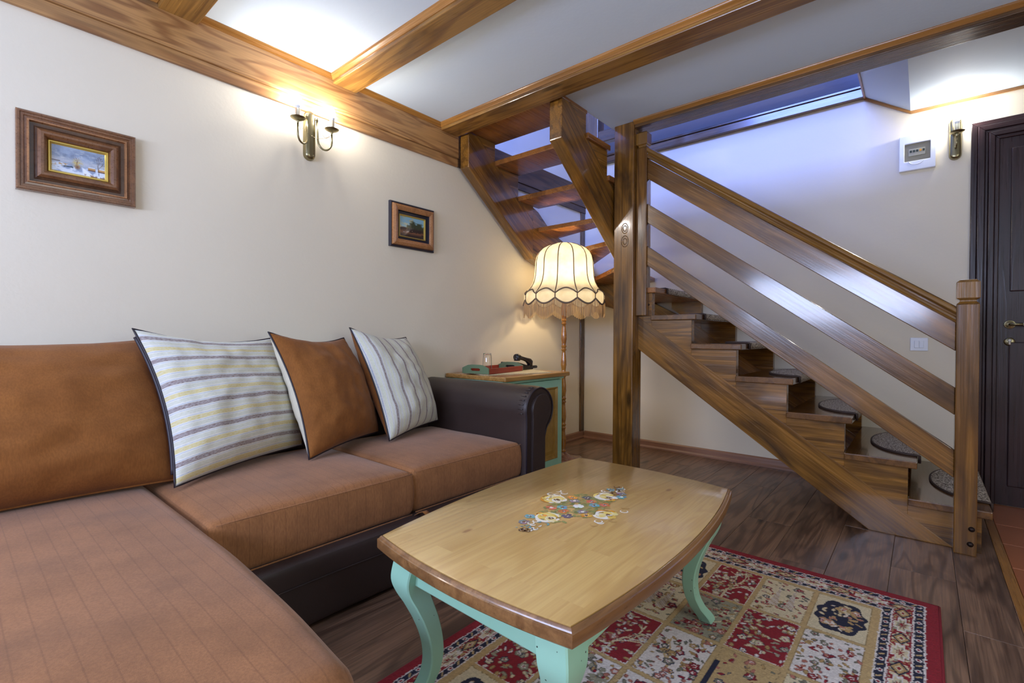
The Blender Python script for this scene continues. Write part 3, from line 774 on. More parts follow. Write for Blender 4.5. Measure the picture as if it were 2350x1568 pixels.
for (xa, ya, xb, yb) in ((-1.645, .54, -1.645, 1.28), (-1.66, 1.31, -1.66, 2.02)):
    link('seam_piping', tube_mesh([(xa+.012, ya+(yb-ya)*i/12, .418) for i in range(13)], .0022, 6), M_SEAT, sf)
    link('seam_piping', tube_mesh([(xa+.012, ya+(yb-ya)*i/12, .247) for i in range(13)], .003, 6), M_SEAT, sf)
def tap(p, h):
    k = max(0, p.x/h.x)
    if p.y > 0: p.y -= .045*(k**2)*(p.y/h.y)
    # rounded outer corner
    return p
softbox('chaise_cushion', (-2.40, -.60, .236), (-.735, .512, .432), .05, .02, M_SEAT, sf, 46, .006, tap)
# rolled arm: scroll profile swept towards the wall
cy, cz, R0 = 2.155, .594, .13
prof = [(2.03, .012), (2.03, .50)]
for i in range(0, 23):
    a = rad(196-11.3*i); prof.append((cy+R0*cos(a), cz+R0*sin(a)))
prof += [(2.222, .475), (2.205, .43), (2.20, .38), (2.20, .012)]
def sweep(name, prof, xs, mat, par, scale=None):
    n = len(prof); V = []; F = []
    for k, x in enumerate(xs):
        s_ = scale[k] if scale else 1
        for (y, z) in prof: V.append((x, cy+(y-cy)*s_, cz+(z-cz)*s_ if z > .2 else z))
    for k in range(len(xs)-1):
        for i in range(n): F.append((k*n+i, k*n+(i+1) % n, (k+1)*n+(i+1) % n, (k+1)*n+i))
    F += [tuple(range(n)), tuple((len(xs)-1)*n+i for i in range(n))]
    return link(name, smooth_by_angle(mesh_from(name, V, F), 38), mat, par)
sweep('arm', prof, [-2.54, -2.3, -2.0, -1.75, -1.67, -1.64, -1.625], M_LEATHER, sf, [1, .995, 1, .995, 1.0, .985, .95])
inner = [(cy+(y-cy)*.93, cz+(z-cz)*.93 if z > .2 else z) for y, z in prof]
link('arm_piping', tube_mesh([(-1.622, y, z) for y, z in inner], .0045, 8), M_PIPE, sf)
in2 = [(cy+(y-cy)*.62+(.004), cz+(z-cz)*.66 if z > .2 else z) for y, z in prof]
sweep('arm_front_panel', in2, [-1.63, -1.612, -1.608], M_LEATHER, sf, [1, 1, .97])
link('arm_piping', tube_mesh([(-1.611, y, z) for y, z in in2], .003, 8), M_LEATHER, sf)
for i in range(8):   # little gathers where the leather is tucked under the piping
    a = rad(185-11*i)
    link('leather_gather', tube_mesh([(-1.64-.035*u, cy+R0*cos(a+.02*u)*(1-.01*u*0)-.0005, cz+R0*sin(a+.02*u)-.0005) for u in (0, .5, 1)], [.004, .003, .0005], 6), M_LEATHER, sf)
strap = [(-1.63, 1.296, .243), (-1.60, 1.297, .262), (-1.575, 1.30, .272), (-1.555, 1.303, .262), (-1.556, 1.304, .247)]
V = []; F = []
for i, p in enumerate(strap):
    V += [(p[0], p[1]-.012, p[2]), (p[0], p[1]+.012, p[2])]
    if i: F.append((2*i-2, 2*i-1, 2*i+1, 2*i))
ps = link('pull_strap', mesh_from('pull_strap', V, F, True), M_SUEDE, sf); ps.modifiers.new('s', 'SOLIDIFY').thickness = .003

# ------------------------------------------------------------------ cushions
def stripes(name, N, yel, dirn, warm):
    m = NT(name); uv = m.n('ShaderNodeUVMap').outputs[0]
    sp = m.n('ShaderNodeSeparateXYZ', {0: uv}); v = sp.outputs[dirn]
    w = m.noise(m.n('ShaderNodeMapping', {0: uv, 3: (2, 2, 1)}).outputs[0], 1.5, 2)
    v = m.math('ADD', v, m.math('MULTIPLY', w, .012))
    fr = m.math('FRACT', m.math('ADD', m.math('MULTIPLY', v, N), .37))
    cr = m.n('ShaderNodeValToRGB', {0: fr}); e = cr.color_ramp; e.interpolation = 'CONSTANT'
    br, cm, cl, bl, ye = sr(124, 102, 98), sr(214, 210, 196), sr(200, 198, 176), sr(160, 170, 190), yel
    stops = [(0, br), (.165, cm), (.19, bl), (.215, cm), (.27, cl), (.40, cm), (.44, bl), (.46, cm), (.50, ye), (.66, cm), (.69, bl), (.71, cm), (.76, cl), (.90, cm), (.94, bl), (.96, cm)]
    e.elements[0].position = 0; e.elements[0].color = br; e.elements[1].position = .165; e.elements[1].color = cm
    for p, c in stops[2:]:
        el = e.elements.new(p); el.color = c
    sc = (260, 1400, 1) if dirn == 1 else (1400, 260, 1)
    f = m.noise(m.n('ShaderNodeMapping', {0: uv, 3: (55, 300, 1) if dirn == 1 else (300, 55, 1)}).outputs[0], 1, 3, .6)
    c = m.mix(m.math('MULTIPLY', m.rng(f, .38, .62), .42), cr.outputs[0], sr(226, 228, 226))
    m.set(Base_Color=c, Roughness=.85, Sheen_Weight=.15); m.bump(f, .25, .003)
    return m.m
M_STR1 = stripes('chenille_stripes_level', 6.1, sr(208, 190, 118), 1, 1)
M_STR3 = stripes('chenille_stripes_upright', 6.2, sr(206, 206, 178), 0, 1)
def cushion(label, BL, BR, TR, TL, T, front, back, zipper=False, pull=.03, seed=0, pipe=None, tback=None, n=56, sag=.0, bottom=0):
    Pc = [Vector(p) for p in (BL, BR, TR, TL)]; c = sum(Pc, Vector())/4
    N = (Pc[1]-Pc[0]).cross(Pc[3]-Pc[0]).normalized()
    t = thing('throw_cushion', label, 'cushion', c, 'loose cushions on the sofa')
    def seam(u, v):     # u,v in [-1,1]
        a, b = (u+1)/2, (v+1)/2
        p = Pc[0]*(1-a)*(1-b)+Pc[1]*a*(1-b)+Pc[2]*a*b+Pc[3]*(1-a)*b
        p = p+(c-p)*0
        X = (Pc[1]-Pc[0]).normalized(); Y = (Pc[3]-Pc[0]).normalized()
        p -= X*u*abs(u)**3*(pull if u < 0 else -.014)*(1-v*v)
        p -= Y*v*abs(v)*pull*.9*(1-u*u)*(.35 if v < 0 else 1)
        return p
    for nm, sg, mat, TT_ in (('front_cover', 1, front, T), ('back_cover', -1, back, tback or T)):
        V = []; F = []; UV = []
        for j in range(n+1):
            for i in range(n+1):
                u = sin((i/n-.5)*pi)*1.0; v = sin((j/n-.5)*pi)*1.0
                u = u*.55+(2*i/n-1)*.45; v = v*.55+(2*j/n-1)*.45
                k = max(0, (1-abs(u)**2.2)*(1-abs(v)**2.2))**.5
                p = seam(u, v)
                wr = mnoise.noise(Vector((u*2.1+seed, v*2.1, sg)))*.015*k+mnoise.noise(Vector((u*5+seed, v*5, sg+3)))*.010*k
                e = max(abs(u), abs(v)); wr += mnoise.noise(Vector((u*9+seed, v*9, 5)))*.006*min(1, k*2)*(e > .6)*(e-.6)*2
                k2 = k*(1+.25*(-v)*(1-abs(u)))       # sag towards the bottom
                V.append(p+N*sg*(TT_*k2+wr)-c); UV.append(((u+1)/2, (v+1)/2))
        for j in range(n):
            for i in range(n): F.append((j*(n+1)+i, j*(n+1)+i+1, (j+1)*(n+1)+i+1, (j+1)*(n+1)+i))
        me = bpy.data.meshes.new(nm); me.from_pydata([tuple(q) for q in V], [], F)
        ul = me.uv_layers.new(name='UVMap'); li = np.zeros(len(me.loops), int); me.loops.foreach_get('vertex_index', li)
        ul.data.foreach_set('uv', np.array(UV)[li].ravel())
        me.polygons.foreach_set('use_smooth', [True]*len(me.polygons))
        link(nm, me, mat, t, Matrix.Translation(c))
    q = [seam(-1+2*i/24, -1) for i in range(24)]+[seam(1, -1+2*i/24) for i in range(24)]+[seam(1-2*i/24, 1) for i in range(24)]+[seam(-1, 1-2*i/24) for i in range(24)]
    link('piping', tube_mesh([x+N*.002-c for x in q], .0042, 7, True), pipe or M_PIPE, t, Matrix.Translation(c))
    if zipper:
        z = [seam(-1, .9-1.75*i/24)-N*.007-c for i in range(25)]
        link('zipper_tape', tube_mesh(z, .0075, 8), M_PIPE, t, Matrix.Translation(c))
    return t
cushion('large brown back cushion behind the chaise at the left edge', (-2.16, -.28, .445), (-2.15, .60, .452), (-2.46, .565, .978), (-2.42, -.28, .99), .15, M_SUEDE, M_SUEDE, False, .035, 3, M_SUEDE, .06)
cushion('large cushion with level cream, yellow and brown stripes', (-2.045, .54, .452), (-2.31, 1.14, .462), (-2.47, 1.06, .985), (-2.31, .475, 1.022), .115, M_STR1, M_SUEDE, True, .045, 11, None, .075)
cushion('plain brown cushion with cream back, in the middle of the three loose cushions', (-2.045, 1.04, .456), (-2.285, 1.56, .47), (-2.45, 1.443, .987), (-2.30, .975, 1.014), .115, M_SUEDE, M_CREAM, False, .045, 23, None, .095)
cushion('rightmost cushion with pale upright stripes, next to the leather arm', (-2.10, 1.498, .456), (-2.30, 2.0, .475), (-2.47, 1.88, .99), (-2.35, 1.42, 1.042), .11, M_STR3, M_SUEDE, False, .04, 37, None, .10)

# ------------------------------------------------------------------ painted flowers
def blob(V, F, Cc, cx, cy, rx, ry, col, rot=0, n=10, z=0, jag=0, rr=random):
    b = len(V); V.append((cx, cy, z)); Cc.append(col)
    for i in range(n):
        a = 2*pi*i/n; q = 1+jag*(rr.random()-.5)
        x, y = rx*cos(a)*q, ry*sin(a)*q
        V.append((cx+x*cos(rot)-y*sin(rot), cy+x*sin(rot)+y*cos(rot), z)); Cc.append(col)
    for i in range(n): F.append((b, b+1+i, b+1+(i+1) % n))
def stroke(V, F, Cc, cx, cy, r, a0, a1, w, col, z):
    b = len(V); n = 8
    for i in range(n+1):
        a = a0+(a1-a0)*i/n; ww = w*sin(pi*(i+.3)/(n+.6))
        for s_ in (-1, 1): V.append((cx+(r+s_*ww)*cos(a), cy+(r+s_*ww)*sin(a), z)); Cc.append(col)
        if i: F.append((b+2*i-2, b+2*i-1, b+2*i+1, b+2*i))
YEL, WHT, ORG, BRN, GRN, BLU, CRL, GRY, NVY = (242, 214, 112), (246, 240, 228), (226, 150, 40), (104, 68, 44), (122, 134, 72), (96, 164, 176), (206, 110, 76), (130, 124, 130), (70, 74, 98)
def rosette(V, F, Cc, x, y, r, kind, z, rg):
    if kind == 'big':
        for i in range(12):
            a = rg.random()*6.28; blob(V, F, Cc, x+cos(a)*r*.45, y+sin(a)*r*.45, r*.52, r*.3, [YEL, (228, 190, 86), WHT, (240, 222, 150)][i % 4], a, 10, z+i*2e-5, .2, rg)
        for i in range(9): stroke(V, F, Cc, x, y, r*(.5+.45*rg.random()), rg.random()*6.28, rg.random()*6.28, r*.11, [WHT, ORG, YEL, WHT, (170, 120, 40)][i % 5], z+3e-4+i*1e-5)
        blob(V, F, Cc, x+r*.3, y, r*.25, r*.22, BRN, 0, 10, z+4.2e-4, .4, rg)
        for i in range(6): blob(V, F, Cc, x+r*.3+rg.uniform(-.22, .22)*r, y+rg.uniform(-.2, .2)*r, r*.05, r*.05, WHT, 0, 6, z+4.5e-4)
    else:
        for i in range(7):
            a = i*.9+rg.random(); blob(V, F, Cc, x+cos(a)*r*.55, y+sin(a)*r*.55, r*.42, r*.36, tuple(min(255, c+rg.randint(-14, 26)) for c in kind), a, 8, z+i*2e-5, .2, rg)
        blob(V, F, Cc, x, y, r*.3, r*.3, [BRN, NVY, WHT][rg.randint(0, 2)], 0, 8, z+2e-4)
        for i in range(4): blob(V, F, Cc, x+rg.uniform(-.5, .5)*r, y+rg.uniform(-.5, .5)*r, r*.11, r*.09, WHT, 0, 6, z+2.4e-4)
def flowers(sx, sy, seed):
    rg = random.Random(seed); V = []; F = []; Cc = []
    for i in range(260):
        a = rg.random()*6.28; q = rg.random()**.6
        blob(V, F, Cc, cos(a)*q*.62*sx, sin(a)*q*.66*sy, sx*.09, sx*.045, [(132, 140, 82), (152, 150, 98), (168, 146, 86), (118, 130, 76)][i % 4], rg.random()*3, 7, i*4e-7, .3, rg)
    for x, y in ((.78, 0), (-.78, 0), (.1, .52), (-.1, -.52)): rosette(V, F, Cc, x*sx, y*sy, .34*sx, 'big', 1e-4, rg)
    sm = [(0, 0, WHT), (.24, .16, BLU), (-.24, -.16, BLU), (.3, -.12, GRY), (-.3, .12, GRY), (.42, .26, CRL), (-.42, -.26, CRL), (.05, .24, CRL), (-.05, -.25, CRL), (.5, -.18, ORG), (-.5, .2, ORG),
          (-.2, .32, NVY), (.2, -.34, NVY), (.3, .46, ORG), (-.3, -.5, ORG), (.42, .64, BLU), (-.42, -.64, BLU), (.28, .76, GRY), (-.3, -.8, GRY)]
    for x, y, k_ in sm: rosette(V, F, Cc, x*sx, y*sy, .15*sx, k_, 2e-4, rg)
    for s_ in (-1, 1):
        for i in range(16):
            y = s_*(.68+.32*rg.random()); x = rg.uniform(-.42, .42)*(1.25-abs(y)); stroke(V, F, Cc, x*sx, y*sy, .05*sx+rg.random()*.05*sx, rg.random()*6, rg.random()*3+6, .022*sx, [WHT, WHT, BRN, BLU][i % 4], 6e-4)
        for i in range(9): blob(V, F, Cc, (s_*.1+rg.uniform(-.12, .12))*sx, s_*(.8+.25*rg.random())*sy, .03*sx, .014*sx, [BLU, WHT, (70, 120, 130)][i % 3], rg.random()*3, 7, 6e-4)
        for i in range(7): stroke(V, F, Cc, (s_*.98+rg.uniform(-.2, .16))*sx, rg.uniform(-.35, .35)*sy, .09*sx, rg.random()*6, rg.random()*2+6, .024*sx, [WHT, (190, 150, 90)][i % 2], 6e-4)
    return V, F, Cc
M_FLOW = vcol('folk_painting', .4, .2)
def flower_obj(par, M, sx, sy, seed):
    V, F, Cc = flowers(sx, sy, seed); me = bpy.data.meshes.new('painted_flowers'); me.from_pydata(V, [], F)
    set_cols(me, np.array(Cc, float)); return link('painted_flowers', me, M_FLOW, par, M, kind='stuff')

# ------------------------------------------------------------------ coffee table
tb = thing('coffee_table', 'low pine coffee table with painted flowers and pale green curved legs on the rug', 'table', (-.81, 1.27, 0))
CO = [Vector((-.484, .741)), Vector((-.513, 1.783)), Vector((-1.145, 1.812)), Vector((-1.094, .756))]
bow = [.048, .03, .04, .028]
def outline(ins=0, n=18):
    cc = sum(CO, Vector((0, 0)))/4; out = []
    for s_ in range(4):
        a, b = CO[s_], CO[(s_+1) % 4]; d = (b-a); nn = Vector((d.y, -d.x)).normalized()
        for i in range(n):
            u = i/n; p = a+d*u+nn*bow[s_]*4*u*(1-u); out.append(p)
    res = []; m = len(out)
    for i, p in enumerate(out):
        e1 = (out[i]-out[i-1]).normalized(); e2 = (out[(i+1) % m]-out[i]).normalized()
        nn = (Vector((-e1.y, e1.x))+Vector((-e2.y, e2.x))); nn = nn/max(.3, nn.length_squared)*2
        res.append(p+nn*ins)
    return res
m = NT('glued_pine_top'); v = m.coord((1, 1, 1), False)
br_ = m.n('ShaderNodeTexBrick', {'Vector': m.n('ShaderNodeMapping', {0: v, 3: (1, 1, 1)}).outputs[0], 'Color1': (0, 0, 0, 1), 'Color2': (1, 1, 1, 1), 'Mortar': (.5, .5, .5, 1), 'Scale': 1.0, 'Mortar Size': .0, 'Brick Width': .46, 'Row Height': .062, 'Bias': 0.0})
bc = m.n('ShaderNodeSeparateColor', {0: br_.outputs[0]}).outputs[0]
off = m.n('ShaderNodeCombineXYZ', {0: m.math('MULTIPLY', bc, 9), 1: m.math('MULTIPLY', bc, 7), 2: 0}).outputs[0]
vv = m.n('ShaderNodeVectorMath', {0: v, 1: off}, operation='ADD').outputs[0]
n1 = m.noise(m.n('ShaderNodeMapping', {0: vv, 3: (.8, 8, 8)}).outputs[0], 1.2, 2, .4, .4)
rg = m.rng(m.math('SINE', m.math('MULTIPLY', n1, 60)), -.5, 1, 0, 1)
fbz = m.noise(m.n('ShaderNodeMapping', {0: vv, 3: (3, 160, 160)}).outputs[0], 1, 2)
cc_ = m.mix(bc, sr(196, 156, 92), sr(208, 170, 104)); cc_ = m.mix(m.math('MULTIPLY', rg, .32), cc_, sr(176, 132, 72))
cc_ = m.mix(m.math('MULTIPLY', m.rng(fbz, .35, .65), .2), cc_, sr(166, 122, 66))
vo = m.n('ShaderNodeTexVoronoi', {'Vector': m.n('ShaderNodeMapping', {0: vv, 3: (4.5, 10, 10)}).outputs[0], 'Scale': 1.0})
cc_ = m.mix(m.math('MULTIPLY', m.rng(vo.outputs['Distance'], .045, .10, 1, 0), .75), cc_, sr(140, 88, 44))
m.set(Base_Color=cc_, Roughness=.32, Coat_Weight=.85, Coat_Roughness=.17); m.bump(m.math('ADD', rg, fbz), .10, .003)
M_TOP = m.m
M_EDGE = wood('dark_stained_pine_edge', sr(150, 106, 62), sr(122, 82, 46), sr(84, 56, 38), .34, .5, 16, .4, .6)
Mt = frame((0, 1, 0)); Mt.translation = (-.81, 1.27, .47); Mti = Mt.inverted()
def slab(name, levels, mat, capb, capt):
    V = []; F = []; n = None
    for ins, z in levels:
        o = outline(ins); n = len(o); V += [Mti @ Vector((p.x, p.y, z)) for p in o]
    for i in range(len(levels)-1):
        for j in range(n): F.append((i*n+j, i*n+(j+1) % n, (i+1)*n+(j+1) % n, (i+1)*n+j))
    if capb: F.append(tuple(range(n)))
    if capt: F.append(tuple((len(levels)-1)*n+j for j in range(n)))
    return link(name, smooth_by_angle(mesh_from(name, V, F), 30), mat, tb, Mt)
slab('tabletop', [(.0035, .455), (.0035, .4695), (.0045, .470)], M_TOP, True, True)
slab('edge_molding', [(-.006, .433), (-.0085, .436), (-.009, .4395), (-.009, .4585), (-.0085, .4605), (-.0055, .4615), (-.0045, .4635), (-.002, .467), (.0008, .4685), (.002, .4675), (.0038, .466)], M_EDGE, True, False)
flower_obj(tb, Matrix.Translation((-.815, 1.285, .4706)) @ Matrix.Rotation(rad(-3), 4, 'Z'), .125, .265, 5)
cen = sum(CO, Vector((0, 0)))/4
for cx_, cy_ in ((1, -1), (1, 1), (-1, 1), (-1, -1)):
    c0 = CO[{(1, -1): 0, (1, 1): 1, (-1, 1): 2, (-1, -1): 3}[(cx_, cy_)]]
    bx, by = c0.x-cx_*.068, c0.y-cy_*.066
    lv = [(.434, .0, .080), (.39, .008, .079), (.355, .013, .075), (.325, .010, .066), (.29, -.002, .058), (.25, -.015, .052), (.20, -.026, .046), (.15, -.030, .043), (.10, -.024, .041), (.06, -.010, .042), (.032, .006, .046), (.012, .014, .044)]
    # inner corner of the top block is set back below the apron
    lz = [q_[0] for q_ in lv]; hi = []
    for i in range(len(lv)-1):
        for k_ in range(4):
            u_ = k_/4; g_ = lambda c_: [lv[max(i-1, 0)][c_], lv[i][c_], lv[i+1][c_], lv[min(i+2, len(lv)-1)][c_]]
            def cm_(p): return .5*(2*p[1]+(p[2]-p[0])*u_+(2*p[0]-5*p[1]+4*p[2]-p[3])*u_*u_+(3*p[1]-p[0]-3*p[2]+p[3])*u_**3)
            hi.append((lv[i][0]*(1-u_)+lv[i+1][0]*u_, cm_(g_(1)), cm_(g_(2))))
    lv = hi+[lv[-1]]
    V = []; F = []
    for z, o, w in lv:
        ox, oy = bx+cx_*o, by+cy_*o; k = w/2; q = .0035
        V += [(ox-k+q, oy-k, z), (ox+k-q, oy-k, z), (ox+k, oy-k+q, z), (ox+k, oy+k-q, z), (ox+k-q, oy+k, z), (ox-k+q, oy+k, z), (ox-k, oy+k-q, z), (ox-k, oy-k+q, z)]
    for i in range(len(lv)-1):
        for j in range(8): F.append((i*8+j, i*8+(j+1) % 8, i*8+8+(j+1) % 8, i*8+8+j))
    F += [tuple(range(8)), tuple((len(lv)-1)*8+j for j in range(8))]
    me = mesh_from('leg', [(a-bx, b-by, z) for a, b, z in V], F)
    o = link('leg', me, M_GREEN, tb, Matrix.Translation((bx, by, 0)))
    me.polygons.foreach_set('use_smooth', [True]*len(me.polygons)); smooth_by_angle(me, 30)
ai = .052
P4 = [(CO[0].x-ai, CO[0].y+ai), (CO[1].x-ai, CO[1].y-ai), (CO[2].x+ai, CO[2].y-ai), (CO[3].x+ai, CO[3].y+ai)]
for i in range(4):
    a, b = P4[i], P4[(i+1) % 4]; d = Vector((b[0]-a[0], b[1]-a[1])).normalized()*.03
    beam('apron', (a[0]+d.x, a[1]+d.y, .395), (b[0]-d.x, b[1]-d.y, .395), .02, .095, M_GREEN, tb, .003)

# ------------------------------------------------------------------ small cabinet
cb = thing('side_cabinet', 'pale green cabinet with ochre painted door and oak top beside the sofa arm', 'cabinet', (-2.29, 2.65, 0))
box('cabinet_top', (-2.555, 2.276, .710), (-1.995, 3.022, .741), M_CABTOP, cb, 'y', .009, seg=3) if False else box('cabinet_top', (-2.555, 2.290, .710), (-1.995, 3.022, .741), M_CABTOP, cb, 'y', .008)
X0, Xf = -2.55, -2.045
box('carcass', (X0, 2.315, .05), (Xf-.022, 2.988, .710), M_GREEN, cb, 'z', .003)
box('cornice', (X0, 2.305, .690), (Xf+.012, 2.998, .710), M_GREEN, cb, 'y', .005)
box('plinth', (X0, 2.32, .0), (Xf-.03, 2.985, .06), M_GREEN, cb, 'y', .003)
ya, yb, za, zb = 2.315, 2.988, .055, .685
for lo, hi, ax in (((Xf-.024, ya, za), (Xf, ya+.06, zb), 'z'), ((Xf-.024, yb-.055, za), (Xf, yb, zb), 'z'), ((Xf-.024, ya+.06, za), (Xf, yb-.055, za+.055), 'y'), ((Xf-.024, ya+.06, zb-.055), (Xf, yb-.055, zb), 'y')):
    box('door_frame', lo, hi, M_GREEN, cb, ax, .002)
def yz_ring(name, y0, y1, z0, z1, prof, mat, par):
    V = []; F = []
    for ins, x in prof: V += [(x, y0+ins, z0+ins), (x, y1-ins, z0+ins), (x, y1-ins, z1-ins), (x, y0+ins, z1-ins)]
    for i in range(len(prof)-1):
        for j in range(4): F.append((i*4+j, i*4+(j+1) % 4, i*4+4+(j+1) % 4, i*4+4+j))
    F.append(tuple((len(prof)-1)*4+j for j in range(4)))
    return link(name, mesh_from(name, V, F), mat, par)
yz_ring('door_panel', ya+.058, yb-.053, za+.053, zb-.053, [(0, Xf-.020), (0, Xf+.001), (.006, Xf+.003), (.012, Xf-.004), (.018, Xf-.012), (.034, Xf-.012), (.062, Xf-.003), (.066, Xf-.003)], M_OCHRE, cb)
Mf = Matrix.Translation((Xf-.0022, 2.66, .37)) @ Matrix(((0, 0, 1, 0), (1, 0, 0, 0), (0, 1, 0, 0), (0, 0, 0, 1)))
flower_obj(cb, Mf, .085, .17, 9)
lathe('knob', [(.001, .024), (.009, .022), (.012, .016), (.008, .008), (.006, 0)], (Xf, 2.34, .40), M_BRASS, cb, 18, Matrix.Rotation(rad(90), 4, 'Y'))

# woven place mat, tray, glass, phone
V = []; F = []; q = [Vector(p) for p in ((-2.20, 2.315), (-2.03, 2.83), (-2.30, 2.965), (-2.48, 2.40))]
n = 40
for k2, z in ((0, .7415), (1, .7445)):
    for j in range(n+1):
        for i in range(n+1):
            u, w_ = i/n, j/n; p = q[0]*(1-u)*(1-w_)+q[1]*u*(1-w_)+q[2]*u*w_+q[3]*(1-u)*w_
            e = (random.random()-.5)*.004*(i in (0, n) or j in (0, n)); V.append((p.x+e, p.y+e, z+(.0012 if (i+j) % 2 else 0)*k2))
B_ = (n+1)**2
for j in range(n):
    for i in range(n):
        a = j*(n+1)+i; F.append((B_+a, B_+a+1, B_+a+n+2, B_+a+n+1)); F.append((a, a+n+1, a+n+2, a+1))
for i in range(n):
    for a, b in ((i, i+1), (n*(n+1)+i+1, n*(n+1)+i), ((i+1)*(n+1), i*(n+1)), (i*(n+1)+n, (i+1)*(n+1)+n)): F.append((a, b, B_+b, B_+a))
m = NT('woven_straw'); ck = m.n('ShaderNodeTexChecker', {'Vector': m.coord((1, 1, 1)), 'Color1': sr(220, 206, 170), 'Color2': sr(190, 170, 128), 'Scale': 160.0}).outputs[0]
m.set(Base_Color=m.mix(m.rng(m.noise(m.coord((1, 1, 1)), 90, 2), .3, .7), ck, sr(206, 196, 166)), Roughness=.9)
tag(link('place_mat', mesh_from('place_mat', V, F), m.m), 'woven straw place mat under the tray and phone on the cabinet', 'mat')
tr = thing('serving_tray', 'small red and green wooden tray with cut-out handles on the cabinet', 'tray', (-2.33, 2.55, .7458))
Mr = Matrix.Translation((-2.33, 2.55, .7458)) @ Matrix.Rotation(rad(9), 4, 'Z')
M_RED = plain('brick_red_paint', sr(158, 62, 46), .45, 0, .1, .06); M_TG = plain('moss_green_paint', sr(104, 124, 92), .45, 0, .1, .06)
def lbox(name, lo, hi, mat, par, M, bev=.0015):
    v, f = box_vf(lo, hi); return link(name, mesh_from(name, v, f), mat, par, M, bev)
lbox('tray_floor', (-.106, -.225, 0), (.106, .225, .006), M_RED, tr, Mr)
lbox('long_side', (.100, -.222, .004), (.109, .222, .038), M_RED, tr, Mr)
lbox('long_side', (-.109, -.222, .004), (-.100, .222, .038), M_RED, tr, Mr)
for s_ in (-1, 1):
    outer = [(-.109, .002), (.109, .002), (.109, .040), (.062, .060), (.03, .063), (-.03, .063), (-.062, .060), (-.109, .040)]
    hole = [(-.030+.009*cos(a), .030+.009*sin(a)) for a in [pi/2+pi*i/6 for i in range(7)]]+[(.030+.009*cos(a), .030+.009*sin(a)) for a in [-pi/2+pi*i/6 for i in range(7)]]
    bm = bmesh.new(); ev = []
    for loop in (outer, hole):
        vs = [bm.verts.new((x, 0, z)) for x, z in loop]; ev += [bm.edges.new((vs[i], vs[(i+1) % len(vs)])) for i in range(len(vs))]
    bmesh.ops.triangle_fill(bm, edges=ev, use_beauty=True)
    me = bpy.data.meshes.new('handle_end'); bm.to_mesh(me); bm.free()
    o = link('handle_end', me, M_TG, tr, Mr @ Matrix.Translation((0, s_*.224, 0))); sm = o.modifiers.new('s', 'SOLIDIFY'); sm.thickness = .009; sm.offset = 0
m = NT('clear_glass'); m.set(Base_Color=(1, 1, 1, 1), Roughness=.02, Transmission_Weight=1.0, IOR=1.45)
gz = .7535
tag(lathe('drinking_glass', [(.0335, .001), (.0325, .05), (.0285, .124), (.027, .128), (.002, .128), (.002, .120), (.0265, .117), (.030, .05), (.0312, .001)], (-2.335, 2.485, gz), m.m, None, 40, None, False), 'clear glass tumbler standing upside down on the tray', 'glass')
ph = thing('telephone', 'black desk telephone with its handset in the cradle on the cabinet', 'telephone', (-2.33, 2.86, .7458))
Mp = Matrix.Translation((-2.385, 2.875, .7458)) @ Matrix.Rotation(rad(184), 4, 'Z')
# wedge body, keypad side low and facing the room
V = [(-.085, -.10, 0), (.085, -.10, 0), (.085, .10, 0), (-.085, .10, 0), (-.085, -.10, .018), (.085, -.10, .018), (.085, .10, .062), (-.085, .10, .062)]
link('body', mesh_from('body', V, BOXF), M_BLACK, ph, Mp, .006)
hp = [(-.06, -.095, .052), (-.06, -.075, .060), (-.06, -.04, .074), (-.06, 0, .084), (-.06, .04, .092), (-.06, .075, .098), (-.06, .10, .098)]
link('handset', tube_mesh(hp, [.022, .026, .017, .015, .016, .026, .025], 14), M_BLACK, ph, Mp)
link('earpiece', tube_mesh([(-.06, .085, .098), (-.06, .085, .072)], [.022, .024], 18), M_BLACK, ph, Mp)
link('mouthpiece', tube_mesh([(-.06, -.085, .055), (-.06, -.085, .028)], [.021, .023], 18), M_BLACK, ph, Mp)
kg = plain('grey_phone_key', sr(92, 92, 98), .4)
for i in range(4):
    for j in range(3):
        y = -.06+i*.026; x = -.005+j*.026
        lbox('key', (x, y, .026+(y+.06)*.22), (x+.017, y+.014, .034+(y+.06)*.22), kg, ph, Mp, .001)
co = [(-.06+.012*cos(i*1.1)-.0*i, -.10-.0011*i, .016+.010*sin(i*1.1)) for i in range(70)]
link('coiled_cord', tube_mesh(co, .0022, 5), M_BLACK, ph, Mp)

# ------------------------------------------------------------------ floor lamp
LX, LY = -2.205, 3.245
lp = thing('floor_lamp', 'tall floor lamp with lit cream bell shade, fringe and turned wooden pole in the corner', 'lamp', (LX, LY, 0))
lathe('base', [(.168, 0), (.172, .010), (.165, .018), (.150, .022), (.146, .030), (.125, .036), (.06, .046), (.030, .060), (.022, .072), (.001, .074)], (LX, LY, .001), wood('brown_lamp_base', sr(140, 92, 72), sr(120, 76, 60), sr(90, 56, 46), .3, .6, 8, .3, 0), lp, 48)
pp = [(.020, .07)]; z = .07
mod = [(.014, .0), (.020, .012), (.014, .022), (.0155, .035), (.020, .07), (.0185, .11), (.013, .16), (.0125, .175), (.0195, .185), (.0135, .196)]
while z < 1.28:
    for r_, dz in mod: pp.append((r_*1.15, z+dz*1.05))
    z += .21
lathe('pole', pp+[(.013, z), (.001, z+.002)], (LX, LY, 0), M_LAMPW, lp, 28)
s0 = .00350
def shade_r(zz):   # height -> radius
    tab = [(1.745, .070), (1.744, .074), (1.737, .095), (1.722, .140), (1.700, .180), (1.672, .208), (1.64, .224), (1.60, .232), (1.54, .235), (1.48, .240), (1.43, .252), (1.39, .274), (1.36, .300), (1.345, .318), (1.33, .322), (1.24, .322), (1.15, .322)]
    for (a, ra), (b, rb) in zip(tab, tab[1:]):
        if b <= zz <= a: return rb+(ra-rb)*(zz-b)/(a-b)
    return .322
A0 = rad(52); NP = 12
